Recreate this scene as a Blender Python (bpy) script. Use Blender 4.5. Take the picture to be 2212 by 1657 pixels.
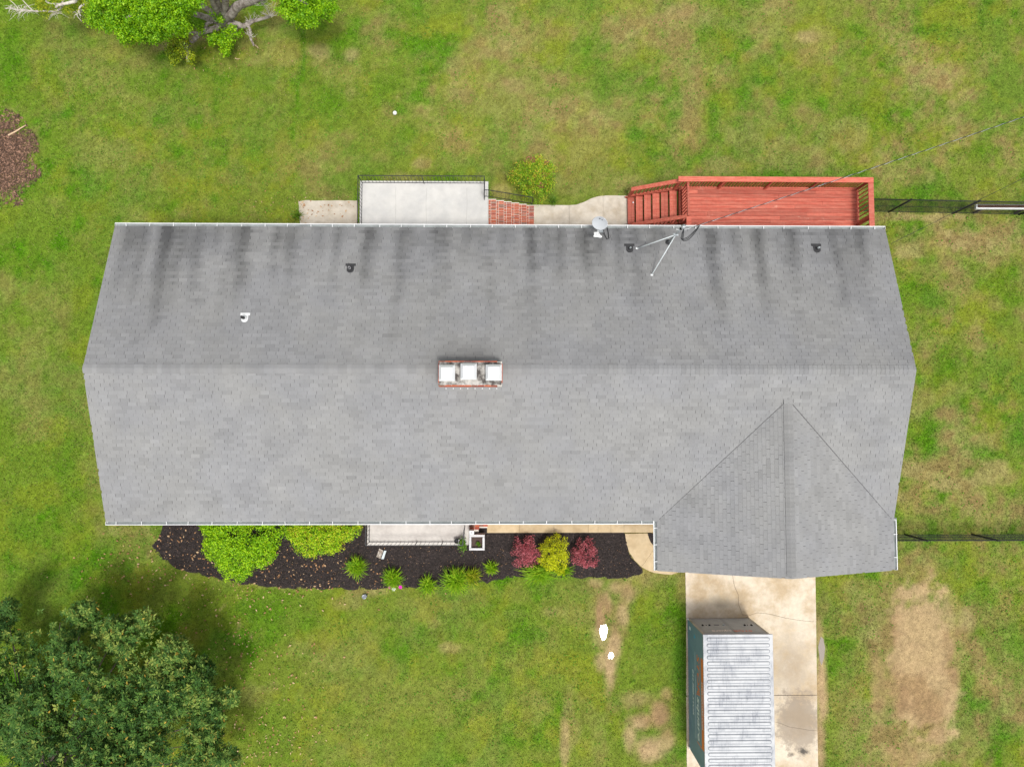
import bpy, math, random
import numpy as np
from mathutils import Vector, Matrix

for o in list(bpy.data.objects): bpy.data.objects.remove(o)
scene = bpy.context.scene
COL = scene.collection
R = math.radians
random.seed(7)
rng = np.random.default_rng(11)

# ------------------------------------------------------------------ camera
CAM_LOC = np.array([-0.0499, -1.7295, 28.362])
CAM_ROT = (0.0553702, -0.0147186, 0.0003628)
cam_d = bpy.data.cameras.new('camera'); cam = bpy.data.objects.new('camera', cam_d)
COL.objects.link(cam)
cam.location = CAM_LOC; cam.rotation_euler = CAM_ROT
cam_d.sensor_fit = 'HORIZONTAL'; cam_d.sensor_width = 36; cam_d.lens = 36*1533/2212
cam_d.clip_start = 0.1; cam_d.clip_end = 2000
scene.camera = cam

# ------------------------------------------------------------------ sky and sun (hazy high sun from the south-south-east)
SUN = Vector((0.138, -0.281, 0.95)).normalized()
world = bpy.data.worlds.new('World'); scene.world = world; world.use_nodes = True
wn = world.node_tree.nodes; wl = world.node_tree.links
bg = wn['Background']; bg.inputs['Strength'].default_value = 0.115
sky = wn.new('ShaderNodeTexSky'); sky.sky_type = 'NISHITA'; sky.sun_disc = False
sky.sun_elevation = math.asin(SUN.z); sky.sun_rotation = math.atan2(SUN.x, SUN.y)
sky.air_density = 1.0; sky.dust_density = 4.0; sky.ozone_density = 1.0
hs = wn.new('ShaderNodeHueSaturation'); hs.inputs['Saturation'].default_value = 0.18
wl.new(sky.outputs[0], hs.inputs['Color']); wl.new(hs.outputs[0], bg.inputs['Color'])
sun_d = bpy.data.lights.new('sun', 'SUN'); sun = bpy.data.objects.new('sun', sun_d); COL.objects.link(sun)
sun_d.energy = 1.5; sun_d.angle = R(10); sun_d.color = (1.0, 0.965, 0.91)
sun.rotation_euler = SUN.to_track_quat('Z', 'Y').to_euler(); sun.location = (6, -12, 40)
scene.view_settings.view_transform = 'Standard'; scene.view_settings.look = 'None'
scene.view_settings.exposure = 0.76; scene.view_settings.gamma = 1.0
scene.view_settings.use_curve_mapping = False

# ------------------------------------------------------------------ survey: measured bearing -> place at a known height
def _rot(rx, ry, rz):
    c, s = math.cos, math.sin
    X = np.array([[1,0,0],[0,c(rx),-s(rx)],[0,s(rx),c(rx)]])
    Y = np.array([[c(ry),0,s(ry)],[0,1,0],[-s(ry),0,c(ry)]])
    Z = np.array([[c(rz),-s(rz),0],[s(rz),c(rz),0],[0,0,1]])
    return Z@Y@X
_SR = _rot(*CAM_ROT)
def at(u, v, z=0.0):
    d = _SR@np.array([(u-1106)/1533, -(v-828.5)/1533, -1.0])
    t = (z-CAM_LOC[2])/d[2]
    return CAM_LOC + t*d

# ------------------------------------------------------------------ object helpers
WL = {}
def _finish(o, parent, w):
    COL.objects.link(o)
    WL[o.name] = np.array(w, float)
    if parent is not None:
        o.parent = parent; o.location = WL[o.name]-WL[parent.name]
    else:
        o.location = w
def tag(o, label=None, cat=None, group=None, kind=None):
    if label: o['label'] = label
    if cat: o['category'] = cat
    if group: o['group'] = group
    if kind: o['kind'] = kind
    return o
def thing(name, loc, label, cat, group=None):
    o = bpy.data.objects.new(name, None); o.empty_display_size = .2
    _finish(o, None, loc); return tag(o, label, cat, group)
def np_mesh(name, V, F, tone=None, col=None, smooth=False, mats=None):
    V = np.asarray(V, np.float32).reshape(-1,3); F = np.asarray(F, np.int32); k = F.shape[1]
    me = bpy.data.meshes.new(name)
    me.vertices.add(len(V)); me.vertices.foreach_set('co', V.ravel())
    me.loops.add(F.size); me.loops.foreach_set('vertex_index', F.ravel())
    me.polygons.add(len(F)); me.polygons.foreach_set('loop_start', np.arange(0, F.size, k, dtype=np.int32))
    try: me.polygons.foreach_set('loop_total', np.full(len(F), k, np.int32))
    except Exception: pass
    me.polygons.foreach_set('use_smooth', np.full(len(F), bool(smooth)))
    if tone is not None:
        a = me.attributes.new('tone', 'FLOAT', 'POINT'); a.data.foreach_set('value', np.asarray(tone, np.float32).ravel())
    if col is not None:
        a = me.attributes.new('tint', 'FLOAT_COLOR', 'POINT')
        c4 = np.ones((len(V),4), np.float32); c4[:,:3] = col; a.data.foreach_set('color', c4.ravel())
    me.update(calc_edges=True); me.validate()
    if mats: me.materials.append(mats)
    return me
def np_obj(name, V, F, material, parent=None, tone=None, col=None, smooth=False):
    V = np.asarray(V, float).reshape(-1,3)
    c = np.array([(V[:,0].min()+V[:,0].max())/2, (V[:,1].min()+V[:,1].max())/2, V[:,2].min()])
    me = np_mesh(name, V-c, F, tone, col, smooth, material)
    o = bpy.data.objects.new(name, me); _finish(o, parent, c); return o
def inst(name, me, pos, parent=None, rot=None, scale=None):
    o = bpy.data.objects.new(name, me); _finish(o, parent, pos)
    if rot: o.rotation_euler = rot
    if scale: o.scale = scale
    return o

class MB:
    def __init__(s): s.v = []; s.f = []; s.t = []
    def add(s, vs, fs, tone=1.0):
        n = len(s.v); s.v += [tuple(map(float, p)) for p in vs]; s.t += [tone]*len(vs)
        s.f += [tuple(i+n for i in f) for f in fs]; return s
    def box(s, x0, x1, y0, y1, z0, z1, tone=1.0):
        return s.add([(x0,y0,z0),(x1,y0,z0),(x1,y1,z0),(x0,y1,z0),(x0,y0,z1),(x1,y0,z1),(x1,y1,z1),(x0,y1,z1)],
                     [(0,3,2,1),(4,5,6,7),(0,1,5,4),(1,2,6,5),(2,3,7,6),(3,0,4,7)], tone)
    def cbox(s, x0, x1, y0, y1, z0, z1, c=.01, tone=1.0):       # box with a chamfered top edge
        return s.add([(x0,y0,z0),(x1,y0,z0),(x1,y1,z0),(x0,y1,z0),(x0,y0,z1-c),(x1,y0,z1-c),(x1,y1,z1-c),(x0,y1,z1-c),
                      (x0+c,y0+c,z1),(x1-c,y0+c,z1),(x1-c,y1-c,z1),(x0+c,y1-c,z1)],
                     [(0,3,2,1),(8,9,10,11),(0,1,5,4),(1,2,6,5),(2,3,7,6),(3,0,4,7),(4,5,9,8),(5,6,10,9),(6,7,11,10),(7,4,8,11)], tone)
    def beam(s, p0, p1, w, h, up=(0,0,1), tone=1.0):
        p0 = Vector(p0); p1 = Vector(p1); d = (p1-p0).normalized(); upv = Vector(up)
        if abs(d.dot(upv)) > .98: upv = Vector((0,1,0))
        sx = d.cross(upv).normalized(); sy = sx.cross(d).normalized()
        vs = []
        for p in (p0, p1):
            for a, b in ((-1,-1),(1,-1),(1,1),(-1,1)): vs.append(p+sx*(a*w/2)+sy*(b*h/2))
        return s.add(vs, [(0,1,2,3),(7,6,5,4),(0,4,5,1),(1,5,6,2),(2,6,7,3),(3,7,4,0)], tone)
    def tube(s, pts, r, n=8, tone=1.0, caps=True):
        pts = [Vector(p) for p in pts]; rs = r if hasattr(r, '__len__') else [r]*len(pts)
        base = len(s.v); ref = Vector((0.13,0.31,0.94)).normalized(); vs = []; fs = []
        for i, p in enumerate(pts):
            d = (pts[min(i+1,len(pts)-1)]-pts[max(i-1,0)])
            d = d.normalized() if d.length > 1e-9 else Vector((0,0,1))
            rr = ref if abs(d.dot(ref)) < .97 else Vector((1,0,0))
            a = d.cross(rr).normalized(); b = d.cross(a)
            for k in range(n):
                t = 2*math.pi*k/n; vs.append(p+(a*math.cos(t)+b*math.sin(t))*rs[i])
        for i in range(len(pts)-1):
            for k in range(n):
                k2 = (k+1)%n; fs.append((i*n+k, i*n+k2, (i+1)*n+k2, (i+1)*n+k))
        if caps: fs += [tuple(range(n))[::-1], tuple(range((len(pts)-1)*n, len(pts)*n))]
        return s.add(vs, fs, tone)
    def lathe(s, c, prof, n=20, tone=1.0):                       # profile [(r,z)...] about a vertical axis
        vs = []; fs = []
        for r, z in prof:
            for k in range(n):
                t = 2*math.pi*k/n; vs.append((c[0]+r*math.cos(t), c[1]+r*math.sin(t), c[2]+z))
        for i in range(len(prof)-1):
            for k in range(n):
                k2 = (k+1)%n; fs.append((i*n+k, i*n+k2, (i+1)*n+k2, (i+1)*n+k))
        fs += [tuple(range(n))[::-1], tuple(range((len(prof)-1)*n, len(prof)*n))]
        return s.add(vs, fs, tone)
    def prism(s, poly, z0, z1, tone=1.0, c=0.0):
        a = sum(poly[i][0]*poly[(i+1)%len(poly)][1]-poly[(i+1)%len(poly)][0]*poly[i][1] for i in range(len(poly)))
        if a < 0: poly = poly[::-1]
        n = len(poly); vs = [(p[0],p[1],z0) for p in poly]+[(p[0],p[1],z1) for p in poly]
        fs = [tuple(range(n))[::-1], tuple(range(n,2*n))]+[(i,(i+1)%n,n+(i+1)%n,n+i) for i in range(n)]
        return s.add(vs, fs, tone)
    def build(s, name, material, parent=None, smooth=False):
        V = np.array(s.v); c = np.array([(V[:,0].min()+V[:,0].max())/2, (V[:,1].min()+V[:,1].max())/2, V[:,2].min()])
        me = bpy.data.meshes.new(name); me.from_pydata((V-c).tolist(), [], s.f)
        a = me.attributes.new('tone', 'FLOAT', 'POINT'); a.data.foreach_set('value', np.array(s.t, np.float32))
        me.polygons.foreach_set('use_smooth', np.full(len(me.polygons), bool(smooth)))
        me.update(); me.materials.append(material)
        o = bpy.data.objects.new(name, me); _finish(o, parent, c); return o
    def mesh(s, name, material):
        me = bpy.data.meshes.new(name); me.from_pydata(s.v, [], s.f)
        a = me.attributes.new('tone', 'FLOAT', 'POINT'); a.data.foreach_set('value', np.array(s.t, np.float32))
        me.polygons.foreach_set('use_smooth', np.zeros(len(me.polygons), bool)); me.update(); me.materials.append(material); return me

# ------------------------------------------------------------------ materials
class NT:
    def __init__(s, name):
        s.m = bpy.data.materials.new(name); s.m.use_nodes = True; t = s.m.node_tree; s.n = t.nodes; s.l = t.links
        s.b = s.n['Principled BSDF']; s.out = s.n['Material Output']; s.b.inputs['Specular IOR Level'].default_value = .3
    def new(s, t, **kw):
        nd = s.n.new(t)
        for k, v in kw.items(): setattr(nd, k, v)
        return nd
    def pos(s): return s.new('ShaderNodeNewGeometry').outputs['Position']
    def mapv(s, v, scale=(1,1,1)):
        m = s.new('ShaderNodeMapping'); m.inputs['Scale'].default_value = scale; s.l.new(v, m.inputs['Vector']); return m.outputs[0]
    def noise(s, scale, detail=3, rough=.6, vec=None):
        t = s.new('ShaderNodeTexNoise'); t.inputs['Scale'].default_value = scale; t.inputs['Detail'].default_value = detail
        t.inputs['Roughness'].default_value = rough; s.l.new(vec if vec is not None else s.pos(), t.inputs['Vector']); return t.outputs['Fac']
    def rng(s, v, a, b, c, d, smooth=False):
        m = s.new('ShaderNodeMapRange'); m.clamp = True
        if smooth: m.interpolation_type = 'SMOOTHSTEP'
        for i, x in enumerate((a,b,c,d)): m.inputs[i+1].default_value = x
        s.l.new(v, m.inputs[0]); return m.outputs[0]
    def math(s, op, a, b=None):
        m = s.new('ShaderNodeMath', operation=op)
        for i, x in enumerate((a,b)):
            if x is None: continue
            if isinstance(x, (int,float)): m.inputs[i].default_value = x
            else: s.l.new(x, m.inputs[i])
        return m.outputs[0]
    def scale(s, c, f):
        m = s.new('ShaderNodeVectorMath', operation='SCALE')
        if isinstance(c, tuple): m.inputs[0].default_value = c
        else: s.l.new(c, m.inputs[0])
        if isinstance(f, (int,float)): m.inputs['Scale'].default_value = f
        else: s.l.new(f, m.inputs['Scale'])
        return m.outputs[0]
    def mix(s, f, a, b):
        m = s.new('ShaderNodeMix', data_type='RGBA')
        if isinstance(f, (int,float)): m.inputs[0].default_value = f
        else: s.l.new(f, m.inputs[0])
        for i, x in ((6,a),(7,b)):
            if isinstance(x, tuple): m.inputs[i].default_value = (*x,1)
            else: s.l.new(x, m.inputs[i])
        return m.outputs[2]
    def attr(s, name, out='Fac'):
        a = s.new('ShaderNodeAttribute'); a.attribute_name = name; return a.outputs[out]
    def rand(s): return s.new('ShaderNodeObjectInfo').outputs['Random']
    def bump(s, h, strength=.3, dist=.01):
        b = s.new('ShaderNodeBump'); b.inputs['Strength'].default_value = strength; b.inputs['Distance'].default_value = dist
        s.l.new(h, b.inputs['Height']); s.l.new(b.outputs[0], s.b.inputs['Normal'])
    def done(s, col, rough=.8, metal=0, spec=None):
        if isinstance(col, tuple): s.b.inputs['Base Color'].default_value = (*col,1)
        else: s.l.new(col, s.b.inputs['Base Color'])
        s.b.inputs['Roughness'].default_value = rough; s.b.inputs['Metallic'].default_value = metal
        if spec is not None: s.b.inputs['Specular IOR Level'].default_value = spec
        return s.m
def M(name, col, var=.15, scale=6, rough=.8, metal=0, orand=0.0, bump=0, bscale=60, spec=None, fine=0, fscale=80):
    t = NT(name); f = t.rng(t.noise(scale, 4), .3, .7, 1-var, 1+var)
    f = t.math('MULTIPLY', f, t.attr('tone'))
    if fine: f = t.math('MULTIPLY', f, t.rng(t.noise(fscale, 2), .3, .7, 1-fine, 1+fine))
    if orand: f = t.math('MULTIPLY', f, t.rng(t.rand(), 0, 1, 1-orand, 1+orand))
    if bump: t.bump(t.noise(bscale, 4), bump, .01)
    return t.done(t.scale(col, f), rough, metal, spec)
def M_two(name, c0, c1, lo=.4, hi=.6, scale=4, detail=5, var=.12, fine=.1, rough=.85, orand=0, bump=.2, bscale=60, stretch=(1,1,1)):
    t = NT(name); p = t.mapv(t.pos(), stretch)
    c = t.mix(t.rng(t.noise(scale, detail, .65, p), lo, hi, 0, 1), c0, c1)
    f = t.math('MULTIPLY', t.rng(t.noise(scale*3.1, 3, .6, p), .3, .7, 1-var, 1+var), t.attr('tone'))
    f = t.math('MULTIPLY', f, t.rng(t.noise(90, 2), .3, .7, 1-fine, 1+fine))
    if orand: f = t.math('MULTIPLY', f, t.rng(t.rand(), 0, 1, 1-orand, 1+orand))
    if bump: t.bump(t.noise(bscale, 4), bump, .01)
    return t.done(t.scale(c, f), rough)
def M_leaf(name, cols, rough=.5, transl=.25, spec=.35):
    """tone attribute 0..1 picks along a list of leaf colours"""
    t = NT(name); rp = t.new('ShaderNodeValToRGB'); el = rp.color_ramp.elements
    for i, (p, c) in enumerate(cols):
        e = el[i] if i < 2 else el.new(p)
        e.position = p; e.color = (*c,1)
    t.l.new(t.attr('tone'), rp.inputs[0]); c = rp.outputs[0]
    t.done(c, rough, 0, spec)
    tr = t.new('ShaderNodeBsdfTranslucent'); t.l.new(c, tr.inputs['Color'])
    mx = t.new('ShaderNodeMixShader'); mx.inputs[0].default_value = transl
    t.l.new(t.b.outputs[0], mx.inputs[1]); t.l.new(tr.outputs[0], mx.inputs[2]); t.l.new(mx.outputs[0], t.out.inputs['Surface'])
    return t.m

def m_shingle():
    t = NT('asphalt_shingle')
    n = t.rng(t.noise(1.1, 4), .3, .7, .93, 1.07); g = t.rng(t.noise(150, 2), .25, .75, .86, 1.14)
    f = t.math('MULTIPLY', t.math('MULTIPLY', n, g), t.attr('tone'))
    c = t.mix(t.rng(t.noise(.5, 3), .4, .62, 0, 1), (.228,.228,.225), (.219,.221,.226))
    t.bump(t.noise(220, 2), .3, .004)
    return t.done(t.scale(c, f), .92, 0, .2)
def m_lawn():
    t = NT('lawn_soil'); f = t.rng(t.noise(28, 4, .7), .25, .75, .68, 1.3)
    f = t.math('MULTIPLY', f, t.rng(t.noise(7, 3), .3, .7, .86, 1.14))
    t.bump(t.noise(35, 5), .6, .03)
    return t.done(t.scale(t.attr('tint', 'Color'), f), .95, 0, .05)
def m_blade():
    t = NT('grass_blade'); t.done(t.scale(t.attr('tint', 'Color'), 1.0), .75, 0, .1)
    tr = t.new('ShaderNodeBsdfTranslucent'); t.l.new(t.attr('tint', 'Color'), tr.inputs['Color'])
    mx = t.new('ShaderNodeMixShader'); mx.inputs[0].default_value = .25
    t.l.new(t.b.outputs[0], mx.inputs[1]); t.l.new(tr.outputs[0], mx.inputs[2]); t.l.new(mx.outputs[0], t.out.inputs['Surface'])
    return t.m
def spot(t, x, y, rx, ry, soft=.6):
    """a stain lying on the slab: 1 inside, ragged edge"""
    p = t.new('ShaderNodeVectorMath', operation='ADD'); t.l.new(t.pos(), p.inputs[0]); p.inputs[1].default_value = (-x,-y,0)
    q = t.new('ShaderNodeVectorMath', operation='MULTIPLY'); t.l.new(p.outputs[0], q.inputs[0]); q.inputs[1].default_value = (1/rx,1/ry,0)
    ln = t.new('ShaderNodeVectorMath', operation='LENGTH'); t.l.new(q.outputs[0], ln.inputs[0])
    d = t.math('ADD', ln.outputs['Value'], t.rng(t.noise(3.2, 5, .7), .25, .75, -.55, .55))
    return t.rng(d, 1-soft, 1+soft*.4, 1, 0, True)
def m_drive():
    t = NT('driveway_concrete')
    c = t.mix(t.rng(t.noise(.8, 5, .65), .42, .62, 0, 1), (.58,.505,.40), (.43,.335,.22))
    f = t.math('MULTIPLY', t.rng(t.noise(5, 4, .7), .3, .7, .9, 1.1), t.rng(t.noise(70, 2), .3, .7, .93, 1.07))
    c = t.scale(c, f)
    for (u, v, rx, ry, col, s) in [(1600,1470,.0,.0,None,0)]: pass
    P = [at(1545,1322), at(1556,1298), at(1710,1445), at(1725,1560), at(1735,1622), at(1710,1628), at(1690,1575)]
    c = t.mix(t.math('MULTIPLY', spot(t, P[0][0]-.1, P[0][1], 1.5, .38, .9), .10), c, (.10,.075,.05))
    c = t.mix(t.math('MULTIPLY', spot(t, P[1][0], P[1][1], .5, .28, .9), .35), c, (.11,.085,.04))
    c = t.mix(t.math('MULTIPLY', spot(t, P[2][0], P[2][1], .9, 1.6, .8), .5), c, (.27,.21,.15))
    c = t.mix(t.math('MULTIPLY', spot(t, P[3][0], P[3][1], .95, 1.25, .4), .72), c, (.24,.195,.15))
    c = t.mix(t.math('MULTIPLY', spot(t, P[4][0], P[4][1], .22, .14, .8), .9), c, (.06,.055,.05))
    c = t.mix(t.math('MULTIPLY', spot(t, P[5][0], P[5][1], .15, .1, .8), .8), c, (.07,.06,.05))
    t.bump(t.noise(60, 4), .25, .01)
    return t.done(c, .9, 0, .2)
def m_brick_wall():
    t = NT('wall_brick'); b = t.new('ShaderNodeTexBrick')
    b.inputs['Color1'].default_value = (.30,.09,.055,1); b.inputs['Color2'].default_value = (.22,.07,.05,1); b.inputs['Mortar'].default_value = (.45,.42,.38,1)
    b.inputs['Scale'].default_value = 1; b.inputs['Brick Width'].default_value = .22; b.inputs['Row Height'].default_value = .075; b.inputs['Mortar Size'].default_value = .006
    sp = t.new('ShaderNodeSeparateXYZ'); t.l.new(t.pos(), sp.inputs[0]); cb = t.new('ShaderNodeCombineXYZ')
    t.l.new(t.math('ADD', sp.outputs[0], sp.outputs[1]), cb.inputs[0]); t.l.new(sp.outputs[2], cb.inputs[1]); t.l.new(cb.outputs[0], b.inputs['Vector'])
    return t.done(b.outputs['Color'], .9)
def m_brick():
    t = NT('step_brick'); rp = t.new('ShaderNodeValToRGB'); el = rp.color_ramp.elements
    el[0].position = 0; el[0].color = (.36,.085,.045,1); el[1].position = 1; el[1].color = (.30,.12,.075,1)
    e = el.new(.4); e.color = (.46,.12,.055,1); e = el.new(.75); e.color = (.28,.06,.04,1); e = el.new(.92); e.color = (.20,.10,.07,1)
    t.l.new(t.rand(), rp.inputs[0])
    f = t.math('MULTIPLY', t.rng(t.noise(20, 4), .3, .7, .75, 1.25), t.attr('tone'))
    t.bump(t.noise(90, 3), .4, .006)
    return t.done(t.scale(rp.outputs[0], f), .9)
def m_deck():
    t = NT('red_stained_wood'); p = t.mapv(t.pos(), (1.2, 14, 14))
    c = t.mix(t.rng(t.noise(1.6, 5, .65, p), .35, .65, 0, 1), (.40,.072,.043), (.49,.148,.098))
    c = t.mix(t.math('MULTIPLY', t.rng(t.noise(1.7, 6, .75), .61, .70, 0, 1), .6), c, (.55,.33,.25))
    f = t.math('MULTIPLY', t.rng(t.rand(), 0, 1, .74, 1.18), t.attr('tone'))
    f = t.math('MULTIPLY', f, t.rng(t.noise(9, 4), .3, .7, .88, 1.1))
    t.bump(t.noise(12, 4, .6, p), .25, .006)
    return t.done(t.scale(c, f), .62, 0, .35)
def m_conroof():
    t = NT('weathered_white_metal'); p = t.mapv(t.pos(), (2.2, .5, 1))
    d = t.rng(t.noise(1.6, 5, .7), .42, .68, 0, 1)
    mp = t.new('ShaderNodeMapping'); mp.inputs['Rotation'].default_value = (0,0,R(-22)); mp.inputs['Scale'].default_value = (22,2.2,1); t.l.new(t.pos(), mp.inputs['Vector']); sc = t.rng(t.noise(1, 4, .7, mp.outputs[0]), .50, .64, 0, 1)
    c = t.mix(t.math('MULTIPLY', t.math('MULTIPLY', d, sc), .9), (.47,.48,.49), (.10,.11,.13))
    c = t.mix(t.math('MULTIPLY', d, .6), c, (.22,.235,.27))
    return t.done(c, .6, 0, .25)
def m_wirecore():
    return M('cable_steel', (.55,.55,.56), .1, rough=.4, metal=.6)
MT = dict(
 shingle=m_shingle(), lawn=m_lawn(), blade=m_blade(), drive=m_drive(), wallbrick=m_brick_wall(), brick=m_brick(), deck=m_deck(), conroof=m_conroof(),
 roofdeck=M('roof_felt', (.075,.075,.078), .1), white=M('white_painted_metal', (.60,.61,.61), .06, 5, .45, fine=.03),
 trough=M('gutter_inside', (.22,.24,.24), .25, 3, .6), soffit=M('white_soffit', (.7,.7,.68), .05),
 porch=M_two('porch_concrete', (.53,.52,.495), (.475,.47,.455), .4,.6, 1.2, 5, .05, .04, bump=.1),
 fporch=M_two('front_porch_concrete', (.52,.49,.455), (.44,.41,.38), .42,.62, 1.5, 5, .07, .05, bump=.1),
 walk=M_two('walk_concrete', (.52,.47,.395), (.41,.35,.27), .42,.66, 1.4, 6, .09, .06, orand=.05),
 fwalk=M_two('front_walk_concrete', (.52,.41,.255), (.42,.315,.18), .42,.66, 1.2, 6, .08, .06, orand=.05),
 joint=M('joint_dirt', (.06,.045,.03), .3, 20), mortar=M('mortar', (.66,.62,.56), .15, 30),
 mulch=M_two('black_mulch', (.016,.012,.012), (.034,.026,.024), .4,.6, 18, 5, .3, .4, bump=.9, bscale=40),
 brownmulch=M_two('brown_mulch', (.10,.045,.028), (.16,.085,.055), .4,.6, 10, 5, .25, .3, bump=.8, bscale=30),
 chip=M('bark_chip', (.040,.029,.026), .3, 30), bchip=M('brown_bark_chip', (.12,.068,.045), .3, 30), dryleaf=M_leaf('fallen_leaf', [(0,(.24,.12,.055)),(.5,(.40,.22,.11)),(1,(.55,.40,.24))], .8, .1, .2),
 black=M('black_iron', (.022,.024,.026), .2, 8, .45), chain=M('black_vinyl_wire', (.016,.018,.017), .1, 8, .6),
 galv=M('galvanised_steel', (.42,.45,.46), .15, 8, .4, metal=.5), brace=M('pale_galvanised_tube', (.52,.56,.57), .06, 8, .4), dark=M('dark_rubber', (.035,.035,.037), .15, 10, .7),
 pvc=M('vent_pipe_grey', (.22,.22,.23), .1), crown=M_two('chimney_crown', (.42,.40,.37), (.07,.06,.055), .42,.62, 3.5, 6, .15, .1),
 capw=M('chimney_cap_white', (.60,.61,.62), .03, 6, .35), teal=M('teal_painted_steel', (.155,.252,.33), .10, 2.5, .5, fine=.05),
 doorg=M('grey_painted_steel', (.31,.335,.36), .10, 4, .55), valley=M('valley_grey', (.085,.085,.087), .15, 5), seam=M('rib_seam', (.17,.185,.21), .2, 9), con_frame=M('container_frame', (.36,.34,.30), .2, 6, .55),
 orange=M('orange_paint', (.75,.19,.05), .08, 6, .5), redfade=M('faded_red_paint', (.60,.20,.15), .15, 9, .6), pinkfade=M('faded_pale_paint', (.75,.66,.63), .12, 9, .6),
 letter=M('pale_paint', (.68,.76,.78), .06, 6, .5), dishgrey=M('dish_grey', (.40,.42,.44), .04, 5, .4), logo=M('logo_grey', (.05,.055,.07), .05),
 bark=M_two('grey_bark', (.36,.32,.29), (.17,.14,.12), .42,.60, 5, 6, .2, .15, bump=.9, bscale=25, stretch=(1,1,1)),
 palebark=M_two('pale_bark', (.55,.51,.46), (.33,.29,.25), .45,.65, 8, 5, .15, .1, bump=.5), darkbark=M('dark_bark', (.10,.08,.065), .3, 14, bump=.8, bscale=25),
 wood=M('bare_wood', (.58,.42,.27), .15, 10), glass=M('window_glass', (.03,.035,.04), .05, 3, .08, spec=.6), doorwhite=M('door_white', (.6,.6,.58), .05),
 soil=M('potting_soil', (.07,.045,.037), .3, 30, fine=.3), potwhite=M('glazed_pot', (.47,.465,.47), .05, 8, .35), pinkp=M('magenta_petal', (.55,.03,.36), .1), whitep=M('white_petal', (.75,.72,.75), .05),
 signp=M_two('sign_face', (.55,.50,.44), (.25,.19,.15), .45,.6, 14, 5, .1, .1), greyp=M('grey_plastic', (.16,.17,.20), .1, 10, .4), ballw=M('white_ball', (.75,.75,.72), .05, 6, .4),
 mud=M_two('wet_mud', (.15,.10,.065), (.24,.17,.11), .4,.6, 6, 5, .2, .2, rough=.55),
)
def m_water():
    t = NT('puddle_water'); t.done((.17,.13,.095), .09, 0, .75); t.b.inputs['IOR'].default_value = 1.33
    t.b.inputs['Coat Weight'].default_value = 1.0; t.b.inputs['Coat Roughness'].default_value = .06
    t.bump(t.noise(9, 2), .03, .01); return t.m
MT['water'] = m_water()
# ------------------------------------------------------------------ lawn fields
def _hash(ix, iy, s):
    n = (ix.astype(np.int64)*374761393 + iy.astype(np.int64)*668265263 + s*974711) & 0x7fffffff
    n = ((n ^ (n >> 13))*1274126177) & 0x7fffffff
    return ((n ^ (n >> 16)) & 0xffff)/65535.0
def vnoise(x, y, s=0):
    ix = np.floor(x); iy = np.floor(y); fx = x-ix; fy = y-iy; fx = fx*fx*(3-2*fx); fy = fy*fy*(3-2*fy)
    a = _hash(ix,iy,s); b = _hash(ix+1,iy,s); c = _hash(ix,iy+1,s); d = _hash(ix+1,iy+1,s)
    return (a*(1-fx)+b*fx)*(1-fy)+(c*(1-fx)+d*fx)*fy
def fbm(x, y, s=0, o=4, g=.55):
    v = 0; a = 1; t = 0
    for i in range(o): v = v+a*vnoise(x*2**i+17.3*i, y*2**i+9.1*i, s+i); t += a; a *= g
    return v/t
def sstep(a, b, x):
    t = np.clip((x-a)/(b-a), 0, 1); return t*t*(3-2*t)
_NC = {}
def _ragn(x, y, s):
    k = (id(x), s)
    if k not in _NC:
        if len(_NC) > 8: _NC.clear()
        _NC[k] = (x, fbm(x*1.7, y*1.7, s, 4, .65))
    return _NC[k][1]
def blob(x, y, u, v, ru, rv, soft=.55, wob=.5, s=3, rot=0.0):
    """ragged patch at a surveyed place, radii in metres"""
    p = at(u, v); dx = x-p[0]; dy = y-p[1]
    if rot: c, q = math.cos(rot), math.sin(rot); dx, dy = dx*c+dy*q, -dx*q+dy*c
    d = np.hypot(dx/ru, dy/rv)+(_ragn(x, y, s)-.5)*2*wob
    return 1-sstep(1-soft, 1+soft*.5, d)
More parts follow.
